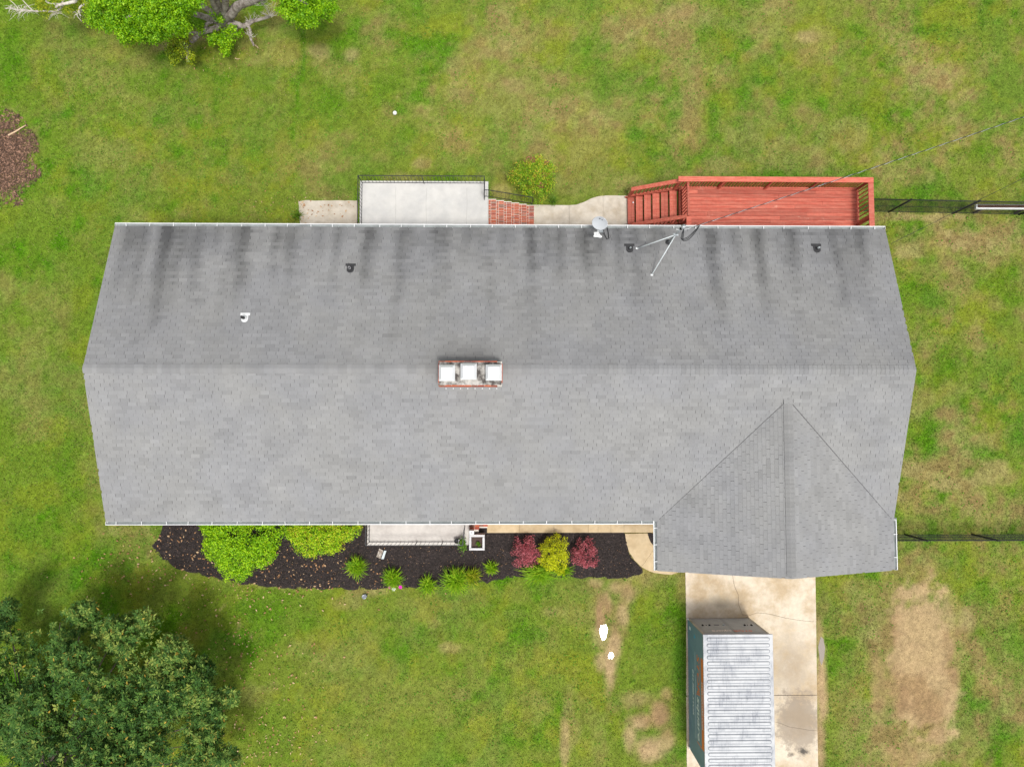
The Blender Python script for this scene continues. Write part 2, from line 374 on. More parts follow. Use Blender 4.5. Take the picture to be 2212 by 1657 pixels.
DRY = [(1990,1020,1.0,.5,.8),(2090,520,1.9,.55,.9),(1960,545,.7,.4,.7),(2150,560,.8,.5,.6),(2110,730,.35,.8,.6),(2140,1025,1.1,.6,.7),(1960,1075,.6,.25,.7),
 (2050,1045,1.2,.3,.8),(1560,480-120,1.0,.6,.6),(905,355,.55,.3,.9),(1280,320,1.6,1.3,.5),(1090,215,1.8,1.5,.45),(1700,330,1.5,.8,.6),(1610,300,1.1,1.1,.5),(1960,380,.9,.5,.4),
 (1830,290,1.2,.7,.5),(1240,240,1.3,.8,.5),(1330,250,.7,1.2,.4),(1750,80,1.0,.5,.5),(1640,60,1.6,.5,.4),(2130,150,.7,.7,.4),(270,1145,.9,.35,.7),(620,1260,1.8,.22,.8),(800,1278,1.0,.2,.8),
 (1200,1320,.6,.2,.6),(1110,1330,.7,.3,.4),(950,1345,.4,.4,.7),(975,1400,.5,.25,.8),(1150,1520,.8,.9,.35),(1000,1500,.5,.3,.5),(1230,1560,.35,1.4,.6),(750,1300,.9,.3,.5),(700,1420,1.2,.8,.35),
 (1870,1330,.7,1.6,.5),(1830,1540,.7,1.8,.5),(2160,1450,.6,1.0,.4),(2100,1590,1.0,.8,.4),(1960,1225,1.3,.5,.55),(1850,1270,.6,.5,.5),(560,1500,.8,.5,.4),(90,640,.8,.6,.4),(60,760,.6,.8,.35),(230,330,1.4,1.0,.35),
 (700,130,.6,.5,.5),(600,120,1.2,.5,.5),(730,150,1.0,.6,.4),(760,200,.6,.4,.5),(560,300,1.2,.9,.3),(880,400,1.0,.5,.5),(690,470,.6,.25,.6),(1080,410,.45,.4,.8),(1240,400,.9,.5,.5),(2000,470,2.5,.28,.9),(1160,330,.5,.4,.5),
 (2140,950,.9,.5,.5),(1990,880,.6,.8,.4),(2050,840,.7,.5,.35),(2150,655,.5,.4,.5),(1920,1150,.5,.25,.6)]
BARE = [(1945,1460,.7,1.6,.7,0),(1985,1620,1.1,.9,.7,0),(2045,1345,.45,1.2,.7,0),(2085,1340,.4,.5,.6,0),(1310,1300,.22,.55,.9,0),(1297,1335,.2,.9,1,0),(1327,1390,.28,.8,.95,0),(1318,1440,.25,.9,1,0),
 (1300,1430,.3,.4,.8,0),(1355,1280,.3,.4,.8,0),(1345,1330,.25,.5,.8,0),(1372,1510,.6,.35,.55,0),(1385,1560,.5,.35,.95,0),(1425,1545,.35,.55,1,0),(1405,1620,.65,.6,1,0),(1360,1590,.25,.6,.8,0),(1440,1600,.3,.5,.8,0),(1440,1500,.25,.25,.7,0),
 (1775,1480,.22,1.6,1,0),(1772,1600,.2,1.2,.9,0),(1770,1370,.16,.6,.8,0),(1220,1610,.18,1.0,.6,0),(1305,1375,.5,.6,.5,0),(1335,1270,.5,.25,.7,0),(760,118,.3,.3,.5,0),(430,75,.5,.3,.7,0),(1480,30,1.2,.5,.4,0),
 (1750,80,.5,.3,.5,0),(1900,1490,.35,1.4,.6,0),(1290,1260,.3,.2,.6,0),(690,110,.5,.3,.4,0),(385,95,.8,.5,.6,0),(1110,185,.4,.3,.4,0)]
LUSH_AND_SHADED = [(610,230,1.2,1.6,.7),(560,320,1.0,.8,.6),(720,220,.8,.9,.7),(640,300,.7,1.5,.5),(830,190,1.5,1.0,.5),(1310,190,.4,1.6,.5),(2180,620,.9,1.6,.7),(2120,600,1.2,.6,.5),(2000,640,1.0,1.3,.6),(2040,790,1.2,.9,.6),(2170,1350,1.0,1.6,.6),
 (2090,1480,.4,1.6,.8),(1850,1380,.4,1.8,.5),(1450,1320,.8,1.4,.9),(1470,1450,.35,2.6,.9),(1400,1370,.6,.7,.6),(1130,1340,.9,.5,.5),(560,1330,2.6,1.2,.7),(200,1200,2.2,.9,.6),(150,1000,.8,2.4,.7),(120,880,.6,1.6,.5),(20,130,.9,1.8,.9),(60,560,1.0,.8,.5),  # top-left edge patch paints an unseen tree's shadow as darker grass
 (330,180,1.6,.7,.5),(1480,420,2.2,.4,.7),(1720,340,.6,.5,.4),(1860,250,1.4,.9,.4),(950,450,1.0,.35,.6),(850,420,.9,.4,.5),(300,440,1.4,.5,.5),(1990,1120,1.3,.3,.6),(1800,1300,.3,.8,.5),(1960,930,.6,.5,.6),(60,1150,1.4,1.0,.6),(600,1600,.9,1.4,.35),(900,1280,.7,.25,.5),(655,120,.12,1.2,1),(642,205,.14,1.2,1),(632,285,.12,1.2,1),(655,60,.12,.9,.9),(868,238,.35,.3,.9),(880,290,.4,.5,.5),(100,560,1.0,1.6,.4),(460,330,2.0,1.2,.4),(350,420,1.6,.5,.5)]
def lawn(x, y):
    """base colour of the turf, how bare it is, and how thick"""
    big = fbm(x*.16+3, y*.16+5, 21, 3); mid = fbm(x*.55, y*.55, 31, 4, .6); fine = fbm(x*2.1, y*2.1, 41, 4, .65); vf = fbm(x*6, y*6, 51, 3, .7)
    dry = sstep(.46, .68, .30*big+.38*mid+.32*fine)*.85*(1-.6*sstep(5, 2, x)*sstep(-6, -8, y))*(1-.35*sstep(-6,-12,x))
    north = sstep(6.0, 8.0, y); mx = np.exp(-((x-6)/9)**2)
    dry = dry+north*mx*.22*sstep(.3,.7,mid+.25*(fine-.5))
    lush = sstep(.50, .70, .5*fbm(x*.3+40, y*.3, 61, 4)+.5*fbm(x*1.3+9, y*1.3, 71, 3))*.9
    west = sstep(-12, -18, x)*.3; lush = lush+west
    for (u,v,a,b,w) in DRY: dry = np.maximum(dry, w*blob(x,y,u,v,a,b,.6,.95,3))
    for (u,v,a,b,w) in LUSH_AND_SHADED:
        m = blob(x,y,u,v,a,b,.95,.55,9); lush = np.maximum(lush, w*m); dry = dry*(1-.75*m*w)
    bare = sstep(.74, .86, .45*fine+.55*fbm(x*.8+60, y*.8+8, 81, 4, .6))*.6
    for (u,v,a,b,w,r) in BARE: bare = np.maximum(bare, w*blob(x,y,u,v,a*1.15,b*1.1,.6,.42 if a < .75 else .7,15))
    pt = at(1990,1440); q = ((np.abs(x-pt[0]-.12*np.sin(y*.9))/1.42)**4+(np.abs(y-pt[1])/3.4)**4)**.25+(_ragn(x, y, 15)-.5)*.8+(fine-.5)*.6; bare = np.maximum(bare, .96*(1-sstep(.72, 1.08, q)))
    mul = .85*blob(x, y, 8, 338, 1.1, 1.5, .6, .7, 19); bare = np.maximum(bare, mul)
    dry = np.clip(dry, 0, 1); lush = np.clip(lush, 0, 1)*(1-.5*dry)
    c = np.stack([np.full_like(x,.146), np.full_like(x,.202), np.full_like(x,.024)], -1)
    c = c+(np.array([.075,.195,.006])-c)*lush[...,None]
    cool = sstep(.52,.68, fbm(x*.45+80, y*.45+33, 91, 4))*.35
    c = c+(np.array([.085,.185,.026])-c)*(cool*(1-dry))[...,None]
    yel = sstep(.50,.66, fbm(x*.9+120, y*.9+3, 95, 4))*.4
    c = c+(np.array([.215,.235,.014])-c)*(yel*(1-lush))[...,None]
    dc = np.array([.350,.268,.125])+(np.array([.255,.165,.080])-np.array([.350,.268,.125]))*sstep(.4,.65,fine)[...,None]
    c = c+(dc-c)*np.clip(dry*(.64+.22*sstep(13.2, 14.2, x)), 0, 1)[...,None]
    bc = np.array([.385,.270,.150])+(np.array([.280,.180,.095])-np.array([.385,.270,.150]))*sstep(.4,.65,mid)[...,None]
    c = c+(bc-c)*(bare*.92)[...,None]
    c = c+(np.array([.135,.072,.048])-c)*mul[...,None]
    c = c*(.47+.50*vf+.34*fbm(x*9.5, y*9.5, 58, 2, .7)+.28*fbm(x*19, y*19, 57, 2, .7))[...,None]
    return c, bare, dry, lush
# mulch ring and other ground cover outlines (surveyed at ground level)
def poly(pts, z=0.0): return [tuple(at(u,v,z)[:2]) for u, v in pts]
def z6(X, Y): return ((420+X/2.836)/1.3562, (1480+Y/2.836)/1.3562)
def z7(X, Y): return ((1000+X/4.424)/1.3562, (1500+Y/4.424)/1.3562)
def z8(X, Y): return ((1400+X/3.687)/1.3562, (1500+Y/3.687)/1.3562)
bed_outline = poly([z6(190,120), z6(150,250), z6(80,335), z6(110,390), z6(200,480), z6(340,545), z6(540,590), z6(700,615), z6(850,655), z6(1150,685), z6(1500,690), z6(1900,680),
    z7(300,975), z7(700,975), z7(1000,975), z7(1300,960), z7(1650,935), z7(1850,900), z7(2100,870), z8(120,735), z8(400,700), z8(800,690), z8(1150,695), z8(1400,710), z8(1560,720), z8(1700,690), z8(1770,650), z8(1760,600),
    z8(1680,520), z8(1630,430), z8(1600,300), z8(1580,232), z8(1570,120)])
bed_outline = [(x, y) for x, y in bed_outline]
ring_outline = poly([(-60,235),(-10,238),(25,262),(55,300),(72,345),(68,395),(40,425),(0,432),(-60,430)])
drive_outline = [(7.20,-6.2),(12.42,-6.2),(12.42,-7.7),(12.36,-15.2),(12.36,-22),(7.12,-22),(7.18,-15.2),(7.24,-12.0)]
def inside(x, y, P):
    r = np.zeros(x.shape, bool); n = len(P)
    for i in range(n):
        x0,y0 = P[i]; x1,y1 = P[(i+1)%n]
        if y0 == y1: continue
        c = ((y0 > y) != (y1 > y)) & (x < (x1-x0)*(y-y0)/(y1-y0)+x0); r ^= c
    return r

# ------------------------------------------------------------------ ground sheet
def lines(a, b, step, far): return np.concatenate([[a-k for k in far[::-1]], np.arange(a, b+1e-6, step), [b+k for k in far]])
far = [.5*k for k in range(1,41)]+[22,26,34,50,90,200,450]
gx = lines(-23.5, 24.5, .12, far); gy = lines(-18, 18.5, .12, far)
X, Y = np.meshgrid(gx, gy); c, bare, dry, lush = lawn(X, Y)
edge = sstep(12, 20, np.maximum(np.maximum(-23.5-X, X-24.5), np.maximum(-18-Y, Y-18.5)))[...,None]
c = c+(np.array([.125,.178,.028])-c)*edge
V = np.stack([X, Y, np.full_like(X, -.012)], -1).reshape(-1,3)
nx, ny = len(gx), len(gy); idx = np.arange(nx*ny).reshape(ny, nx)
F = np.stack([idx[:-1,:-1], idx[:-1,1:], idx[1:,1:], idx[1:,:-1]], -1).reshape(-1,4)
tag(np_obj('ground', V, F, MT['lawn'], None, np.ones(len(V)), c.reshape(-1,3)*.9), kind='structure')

# grass: single blades, thinner where the turf is worn
walkN_poly = poly([(1155,443),(1240,444),(1258,440),(1280,428),(1300,423),(1358,423),(1358,520),(1155,520)])
apron_poly = poly([z8(1590,225), z8(1605,330), z8(1640,440), z8(1700,540), z8(1770,590), z8(1850,630), z8(1905,655), z8(2080,670), z8(2080,100), z8(1590,100)])
ring_in = poly([(-60,262),(-10,262),(15,282),(38,310),(48,345),(44,378),(20,400),(-60,405)])
ring_out = poly([(-60,222),(-10,225),(45,250),(80,300),(92,350),(86,410),(50,445),(0,450),(-60,445)])
def blocked(x, y):
    m = (np.abs(x) < 13.0)&(np.abs(y) < 4.5)
    m |= (x > 5.8)&(x < 13.0)&(y > -6.4)&(y < 0)
    m |= (x > -5.6)&(x < -.55)&(y > 4)&(y < 7.65)
    m |= (x > -.7)&(x < 1.3)&(y > 4)&(y < 7.05)
    m |= (x > -8.28)&(x < -5.5)&(y > 4)&(y < 7.18)
    m |= (x > -5.2)&(x < -1.2)&(y > -6.45)&(y < -4)
    m |= (x > -3)&(x < 6.8)&(y > -6.02)&(y < -4)
    for P in (bed_outline, drive_outline, walkN_poly, apron_poly): m |= inside(x, y, P)
    return m
NB = 1000000
bx = rng.uniform(-22.5, 23.5, NB); by = rng.uniform(-17, 17.6, NB)
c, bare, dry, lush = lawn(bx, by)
keep = (rng.random(NB) > bare*.93+.12*dry)&~blocked(bx, by)
for (u,v,a,b) in [(1303,1364,.2,.48),(1320,1416,.22,.26),(1775,1400,.16,.8)]:
    p = at(u,v); keep &= np.hypot((bx-p[0])/a, (by-p[1])/b) > 1
bx, by, c, dry, lush = bx[keep], by[keep], c[keep], dry[keep], lush[keep]; n = len(bx)
ln = (.035+.05*rng.random(n))*(.75+.55*lush); wd = .006+.009*rng.random(n); az = rng.uniform(0, 2*np.pi, n); lean = rng.uniform(.35, 1.25, n)
dx, dy = np.cos(az), np.sin(az); b0 = np.stack([bx, by, np.full(n, -.015)], -1)
tip = b0+np.stack([dx*np.sin(lean)*ln, dy*np.sin(lean)*ln, np.cos(lean)*ln+.008], -1)
sd = np.stack([-dy*wd, dx*wd, np.zeros(n)], -1)
V = np.stack([b0-sd, b0+sd, tip], 1).reshape(-1,3); F = np.arange(3*n).reshape(-1,3)
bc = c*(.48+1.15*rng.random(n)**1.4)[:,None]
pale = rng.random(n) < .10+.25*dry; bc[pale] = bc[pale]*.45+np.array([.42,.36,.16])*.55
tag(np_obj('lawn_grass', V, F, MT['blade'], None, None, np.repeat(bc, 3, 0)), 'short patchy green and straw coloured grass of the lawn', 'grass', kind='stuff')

# weeds: small broad leaves sprinkled in the turf
NW = 34000
wx = rng.uniform(-21.5, 22.5, NW); wy = rng.uniform(-16, 16.8, NW); c, bare, dry, lush = lawn(wx, wy)
wk = ~blocked(wx, wy)&(fbm(wx*.5+7, wy*.5+2, 101, 3)+.25*rng.random(NW) > .66)&(bare < .35)
wx, wy = wx[wk], wy[wk]; n = len(wx)
az = rng.uniform(0, 2*np.pi, n); s = .02+.03*rng.random(n); dx, dy = np.cos(az)*s, np.sin(az)*s; z = .02+.025*rng.random(n)
V = np.stack([np.stack([wx-dx,wy-dy,z-.012],-1), np.stack([wx+dy*.6,wy-dx*.6,z],-1), np.stack([wx+dx,wy+dy,z+.01],-1), np.stack([wx-dy*.6,wy+dx*.6,z],-1)], 1).reshape(-1,3)
tag(np_obj('lawn_clover', V, np.arange(4*n).reshape(-1,4), MT['blade'], None, None, np.repeat(np.array([.10,.21,.02])*(.7+.7*rng.random(n))[:,None], 4, 0)), 'bright broadleaf weeds sprinkled through the lawn', 'weeds', kind='stuff')

# mulch beds
def chips(name, P, n, lo, hi, size, z, tone, label, material, extra=0.0):
    xs = [p[0] for p in P]; ys = [p[1] for p in P]
    x = rng.uniform(min(xs), max(xs), n*3); y = rng.uniform(min(ys), max(ys), n*3); k = inside(x, y, P)&~((x > -1.35)&(y > -6.12)&(y < 0))&~((x > 6.3)&(y < 0))&((x > -14.5)|(y < 0)|(blob(x, y, 8, 338, 1.25, 1.65, .6, .7, 19) > rng.random(len(x))*1.0+.02)); x, y = x[k][:n], y[k][:n]; n = len(x)
    az = rng.uniform(0, 2*np.pi, n); L = size*(.5+rng.random(n)); W = L*(.2+.3*rng.random(n)); ca, sa = np.cos(az), np.sin(az)
    tl = rng.uniform(-.5, .5, n)*L; zz = z+rng.random(n)*.02
    V = np.stack([np.stack([x-ca*L-sa*W, y-sa*L+ca*W, zz-tl], -1), np.stack([x-ca*L+sa*W, y-sa*L-ca*W, zz-tl*.6], -1),
                  np.stack([x+ca*L+sa*W, y+sa*L-ca*W, zz+tl], -1), np.stack([x+ca*L-sa*W, y+sa*L+ca*W, zz+tl*.8], -1)], 1).reshape(-1,3)
    t = lo+(hi-lo)*rng.random(n)**2.2
    o = np_obj(name, V, np.arange(4*n).reshape(-1,4), material, None, np.repeat(t, 4)); return tag(o, label[0], label[1], kind='stuff')
def ragged(P, amp, s):
    Q = []
    for i in range(len(P)):
        a = np.array(P[i]); b = np.array(P[(i+1)%len(P)]); k = max(1, int(np.linalg.norm(b-a)/.12))
        for j in range(k):
            p = a+(b-a)*j/k; Q.append((p[0]+(vnoise(np.array(p[0]*5),np.array(p[1]*5),s)-.5)*amp, p[1]+(vnoise(np.array(p[0]*5+40),np.array(p[1]*5),s)-.5)*amp))
    return Q
bed_top = [p for p in bed_outline]; bq = ragged(bed_top+[(bed_top[-1][0],-4.65),(bed_top[0][0],-4.65)], .20, 5)
tag(MB().prism(bq, -.05, .012).build('mulch_bed', MT['mulch']), 'black mulch flower bed along the front of the house', 'flower bed', kind='structure')
bedP = bed_top+[(bed_top[-1][0],-4.65),(bed_top[0][0],-4.65)]
chips('mulch_chips', bedP, 26000, .35, 1.6, .028, .024, 1, ('dark shredded bark covering the front flower bed', 'mulch'), MT['chip'])
chips('brown_mulch_chips', ring_out, 5600, .5, 2.6, .035, .016, 1, ('reddish brown bark mulch at the left edge of the lawn', 'mulch'), MT['bchip'])

def litter(name, n, fn, size, label):
    x, y = fn(n); k = ~((np.abs(x) < 13.4)&(np.abs(y) < 4.6))&~((x > -5.3)&(x < 7)&(y > -6.1)&(y < 0))&~((x > -5.7)&(x < -.5)&(y > 0)&(y < 7.8)); x, y = x[k], y[k]; n = len(x)
    az = rng.uniform(0, 2*np.pi, n); L = size*(.6+.8*rng.random(n)); W = L*(.35+.25*rng.random(n)); ca, sa = np.cos(az), np.sin(az); z = .055+.02*rng.random(n); tw = rng.uniform(-.02,.02,n)
    V = np.stack([np.stack([x-ca*L,y-sa*L,z-tw],-1), np.stack([x+sa*W,y-ca*W,z+.012],-1), np.stack([x+ca*L,y+sa*L,z+tw],-1), np.stack([x-sa*W,y+ca*W,z+.004],-1)], 1).reshape(-1,3)
    return tag(np_obj(name, V, np.arange(4*n).reshape(-1,4), MT['dryleaf'], None, np.repeat(rng.random(n), 4)), label, 'leaves', kind='stuff')
def front_leaves(n):
    p = np.array([at(480,1310)[:2], at(560,1240)[:2], at(430,1190)[:2], at(560,1420)[:2], at(700,1235)[:2], at(560,1560)[:2], at(300,1215)[:2], at(545,1640)[:2]])
    k = rng.integers(0, len(p), n); return p[k,0]+rng.normal(0,1.4,n), p[k,1]+rng.normal(0,.75,n)
litter('fallen_leaves', 760, front_leaves, .045, 'tan magnolia leaves fallen on the front lawn and mulch')
def bed_leaves(n):
    x = rng.uniform(-13.5, 6.5, n*4); y = rng.uniform(-8.4, -5.2, n*4); k = inside(x, y, bedP)&~((x > -5.3)&(y > -6.5)); return x[k][:n], y[k][:n]
litter('bed_litter', 800, bed_leaves, .018, 'small dry leaves scattered over the black mulch')
def back_leaves(n):
    p = np.array([at(600,440)[:2], at(640,460)[:2], at(480,120)[:2], at(720,455)[:2], at(560,110)[:2]]); k = rng.integers(0, len(p), n)
    return p[k,0]+rng.normal(0,.9,n), p[k,1]+rng.normal(0,.4,n)
def pad_leaves(n): return rng.uniform(-8.2,-6.2,n), 7.15-2.0*rng.random(n)**1.5
litter('pad_litter', 34, pad_leaves, .05, 'dark leaf bits lying on the pad left of the back porch')
litter('back_litter', 170, back_leaves, .03, 'pale leaf and twig scraps on the back lawn')

# puddles in the wheel ruts
def puddle(pts, label):
    c = np.mean([at(u,v)[:2] for u,v in pts], 0)
    o = MB().prism(ragged(poly(pts), .05, 13), -.03, -.004).build('puddle', MT['water']); tag(o, label, 'puddle')
puddle([(1297,1349),(1309,1349),(1312,1360),(1310,1374),(1306,1383),(1301,1383),(1297,1374),(1295,1362)], 'long bright puddle in a tyre rut on the front lawn')
puddle([(1316,1409),(1322,1408),(1326,1413),(1327,1418),(1322,1423),(1315,1421),(1313,1416)], 'small round bright puddle on the front lawn, below the long one')
puddle([(1773,1375),(1779,1380),(1782,1398),(1780,1420),(1775,1436),(1770,1425),(1768,1398)], 'narrow grey puddle beside the driveway edge')
# ------------------------------------------------------------------ driveway and walks
def z9(X, Y): return ((1900+X/3.683)/1.3562, (1450+Y/3.683)/1.3562)
def z10(X, Y): return ((1950+X/3.548)/1.3562, (1780+Y/3.548)/1.3562)
def shrink(P, g=.006):
    c = np.mean(P, 0); out = []
    for i in range(len(P)):
        a = np.array(P[i-1]); b = np.array(P[i]); d = np.array(P[(i+1)%len(P)])
        area = 0
        n1 = np.array([(b-a)[1], -(b-a)[0]]); n2 = np.array([(d-b)[1], -(d-b)[0]])
        n1 = n1/(np.linalg.norm(n1)+1e-9); n2 = n2/(np.linalg.norm(n2)+1e-9); m = n1+n2; m = m/(np.linalg.norm(m)+1e-9); out.append(tuple(b-m*g))
    return out
def ccw(P):
    a = sum(P[i][0]*P[(i+1)%len(P)][1]-P[(i+1)%len(P)][0]*P[i][1] for i in range(len(P))); return P if a > 0 else P[::-1]
def slab(P, z0, z1, material, parent, name='slab', g=.006):
    return MB().prism(shrink(ccw([tuple(p) for p in P]), g), z0, z1).build(name, material, parent)
dj = MB().prism([(7.3,-6.1),(12.36,-6.1),(12.3,-15.2),(12.3,-22),(7.3,-22),(7.3,-15.2)], -.10, -.002).build('driveway', MT['joint']); tag(dj, kind='structure')
xl = lambda y: 7.24 if y > -12 else 7.18; xr = lambda y: 12.42+(y+7.7)*.007
ck = [tuple(at(*z9(*p))[:2]) for p in [(905,870),(925,980),(965,1070),(972,1180),(1012,1290),(1078,1300)]]
ce = [tuple(at(*z9(*p))[:2]) for p in [(1110,1288),(1170,1268),(1260,1275),(1340,1290),(1480,1325),(1600,1345),(1700,1358)]]
cw = [(9.4,-9.55),(8.6,-9.7),(7.9,-9.62)]
yj = at(1720,1500.5)[1]
c2 = [tuple(at(*z10(*p))[:2]) for p in [(1140,1185),(1210,1205),(1280,1235),(1390,1252),(1480,1268)]]
top = [(ck[0][0]-.02,-6.1)]
slab([(7.22,-6.1)]+top+ck+cw+[(7.24,-9.6)], -.12, .012, MT['drive'], dj)
slab(top+[(12.42,-6.1),(12.40,ce[-1][1]-.03)]+ce[::-1]+ck[::-1], -.12, .014, MT['drive'], dj)
slab([(7.24,-9.6)]+cw[::-1]+[ck[-1]]+ce+[(12.40,ce[-1][1]-.03),(12.37,yj),(7.2,yj)], -.12, .010, MT['drive'], dj)
slab([(7.2,yj-.015),(12.37,yj-.015),(12.35,c2[-1][1]-.02)]+c2[::-1]+[(7.2,c2[0][1]+.1)], -.12, .008, MT['drive'], dj, g=.004)
slab([(7.2,c2[0][1]+.1)]+c2+[(12.35,c2[-1][1]-.02),(12.34,-22),(7.15,-22)], -.12, .011, MT['drive'], dj, g=.004)

# back walk
wN = MB().prism(shrink(ccw(walkN_poly), .03), -.1, 0.0).build('back_walk', MT['joint']); tag(wN, kind='structure')
xA, xB = at(1229.5,455)[0], at(1302.6,455)[0]
y443 = at(1200,443.5)[1]
slab([(1.25,y443),(xA,y443-.01),(xA,4.6),(1.25,4.6)], -.1, .03, MT['walk'], wN, g=.005)
slab([(xA,y443-.01)]+poly([(1245,443),(1262,437),(1278,429),(1292,425)])+[(xB,7.48),(xB,4.6),(xA,4.6)], -.1, .034, MT['walk'], wN, g=.005)
slab([(xB,7.48)]+poly([(1310,423),(1330,423),(1362,424)])+[(5.2,4.6),(xB,4.6)], -.1, .028, MT['walk'], wN, g=.005)
wW = MB().prism(ragged(poly([(645,437),(660,434),(772,434),(772,520),(652,520),(647,460)]), .03, 3), -.1, .03).build('side_pad', MT['walk']); tag(wW, kind='structure')
# front walk and the curved piece to the drive
fw = MB().prism([(-1.2,-5.98),(6.7,-5.98),(6.7,-4.7),(-1.2,-4.7)], -.1, .0).build('front_walk', MT['joint']); tag(fw, kind='structure')
ws = [-.62]+[at(*z8(X,200))[0] for X in (447,820,1193,1297,1436,1578)]+[6.75]
yS = at(*z8(800,222))[1]
for i in range(len(ws)-1): slab([(ws[i],yS),(ws[i+1],yS),(ws[i+1],-4.65),(ws[i],-4.65)], -.1, .03+.003*(i%2), MT['fwalk'], fw, g=.005)
ap = [tuple(at(*z8(*p))[:2]) for p in [(1588,232),(1600,330),(1632,430),(1690,520),(1765,592)]]
ap2 = [tuple(at(*z8(*p))[:2]) for p in [(1765,592),(1840,632),(1905,655),(2000,668),(2090,675)]]
slab(ap+[(at(*z8(1905,395))[0], at(*z8(1905,395))[1]), (6.45,yS-.12),(6.3,yS-.01)], -.1, .032, MT['fwalk'], fw, g=.005)
slab(ap2+[(7.18,-7.55),(7.18,-5.7),(6.45,yS-.14),(at(*z8(1905,395))[0], at(*z8(1905,395))[1])], -.1, .029, MT['fwalk'], fw, g=.005)

tag(MB().prism(ragged([tuple(at(*z8(*p))[:2]) for p in [(1828,230),(1960,230),(1960,420),(1900,365),(1868,325),(1842,275)]], .05, 4), .0, .042).build('mulch_corner', MT['mulch']), kind='structure')
# ------------------------------------------------------------------ house
L2, RUN, ZR, ZE = 13.45, 5.055, 5.5, 3.893
PIT = (ZR-ZE)/RUN
GX, GW, GY, GZ = 9.36, 4.06, -6.76, 5.195
GPIT = (GZ-ZE)/GW
house = thing('brick_house', (0,0,0), 'long single storey brick house under a grey shingle gable roof', 'house')
w = MB()
def wallprism(x0,x1,y0,y1): w.box(x0,x1,y0,y1,-.1,ZE-.06)
wallprism(-13.0,13.0,-4.55,4.55); wallprism(6.4,12.97,-6.35,-4.56)
for x0, x1 in ((-13.0,-12.9),(12.9,13.0)):
    w.add([(x0,-4.5,ZE-.07),(x0,4.5,ZE-.07),(x0,0,ZR-.2),(x1,-4.5,ZE-.07),(x1,4.5,ZE-.07),(x1,0,ZR-.2)], [(0,2,1),(3,4,5),(0,1,4,3),(1,2,5,4),(2,0,3,5)])
w.add([(6.42,-6.33,ZE-.07),(12.9,-6.33,ZE-.07),(GX,-6.33,GZ-.2),(6.42,-6.25,ZE-.07),(12.9,-6.25,ZE-.07),(GX,-6.25,GZ-.2)], [(0,1,2),(3,5,4),(0,3,4,1),(1,4,5,2),(2,5,3,0)])
w.build('wall', MT['wallbrick'], house)
# openings that the eaves hide from above
gd = MB(); gd.box(7.3,12.3,-6.40,-6.352,0.02,2.2); gdo = gd.build('garage_door', MT['doorwhite'], house)
for k in range(4): MB().box(7.34,12.26,-6.425,-6.402,.05+k*.54,.05+k*.54+.5).build('door_panel', MT['doorwhite'], gdo)
for (x0,x1,y,s,z0,z1) in [(-3.6,-2.7,-4.552,-1,.5,2.6),(-3.0,-1.2,4.552,1,1.0,3.1),(8.6,10.4,4.552,1,1.25,3.3)]:
    MB().box(x0,x1,min(y,y+s*.05),max(y,y+s*.05),z0,z1).build('door', MT['doorwhite'], house)
for (x0,x1,y,s) in [(-11,-9.2,-4.552,-1),(-8,-6.2,-4.552,-1),(.4,2.2,-4.552,-1),(3.2,4.6,-4.552,-1),(-11.5,-10,4.552,1),(-8.6,-7,4.552,1),(2,3.2,4.552,1),(5.2,6.2,4.552,1)]:
    fo = MB().box(x0,x1,min(y,y+s*.06),max(y,y+s*.06),1.7,3.0).build('window', MT['doorwhite'], house)
    MB().box(x0+.07,x1-.07,min(y+s*.062,y+s*.07),max(y+s*.062,y+s*.07),1.77,2.97).build('pane', MT['glass'], fo)
# roof deck
rd = MB(); T = .14
def slope(P, tone=1.0):
    n = len(P); vs = [tuple(p) for p in P]+[(p[0],p[1],p[2]-T) for p in P]
    rd.add(vs, [tuple(range(n)), tuple(range(n,2*n))[::-1]]+[(i,i+n,(i+1)%n+n,(i+1)%n) for i in range(n)], tone)
e = .012
slope([(-L2,0,ZR-e),(-L2,-RUN,ZE-e),(L2,-RUN,ZE-e),(L2,0,ZR-e)]); slope([(L2,0,ZR-e),(L2,RUN,ZE-e),(-L2,RUN,ZE-e),(-L2,0,ZR-e)])
yv = -(ZR-GZ)/PIT
slope([(GX,yv,GZ-e),(GX-GW,-RUN,ZE-e),(GX-GW,GY,ZE-e),(GX,GY,GZ-e)]); slope([(GX,GY,GZ-e),(GX+GW,GY,ZE-e),(GX+GW,-RUN,ZE-e),(GX,yv,GZ-e)])
roof = rd.build('roof', MT['roofdeck'], house)
# rake boards
for sx in (-1,1):
    for sy in (-1,1):
        if sx > 0 and sy < 0: continue
        MB().beam((sx*(L2-.02),0,ZR-.10),(sx*(L2-.02),sy*RUN,ZE-.10),.025,.15).build('rake_board', MT['soffit'], roof)
for s in (-1,1): MB().beam((GX,GY+.02,GZ-.10),(GX+s*GW,GY+.02,ZE-.10),.025,.15).build('rake_board', MT['soffit'], roof)
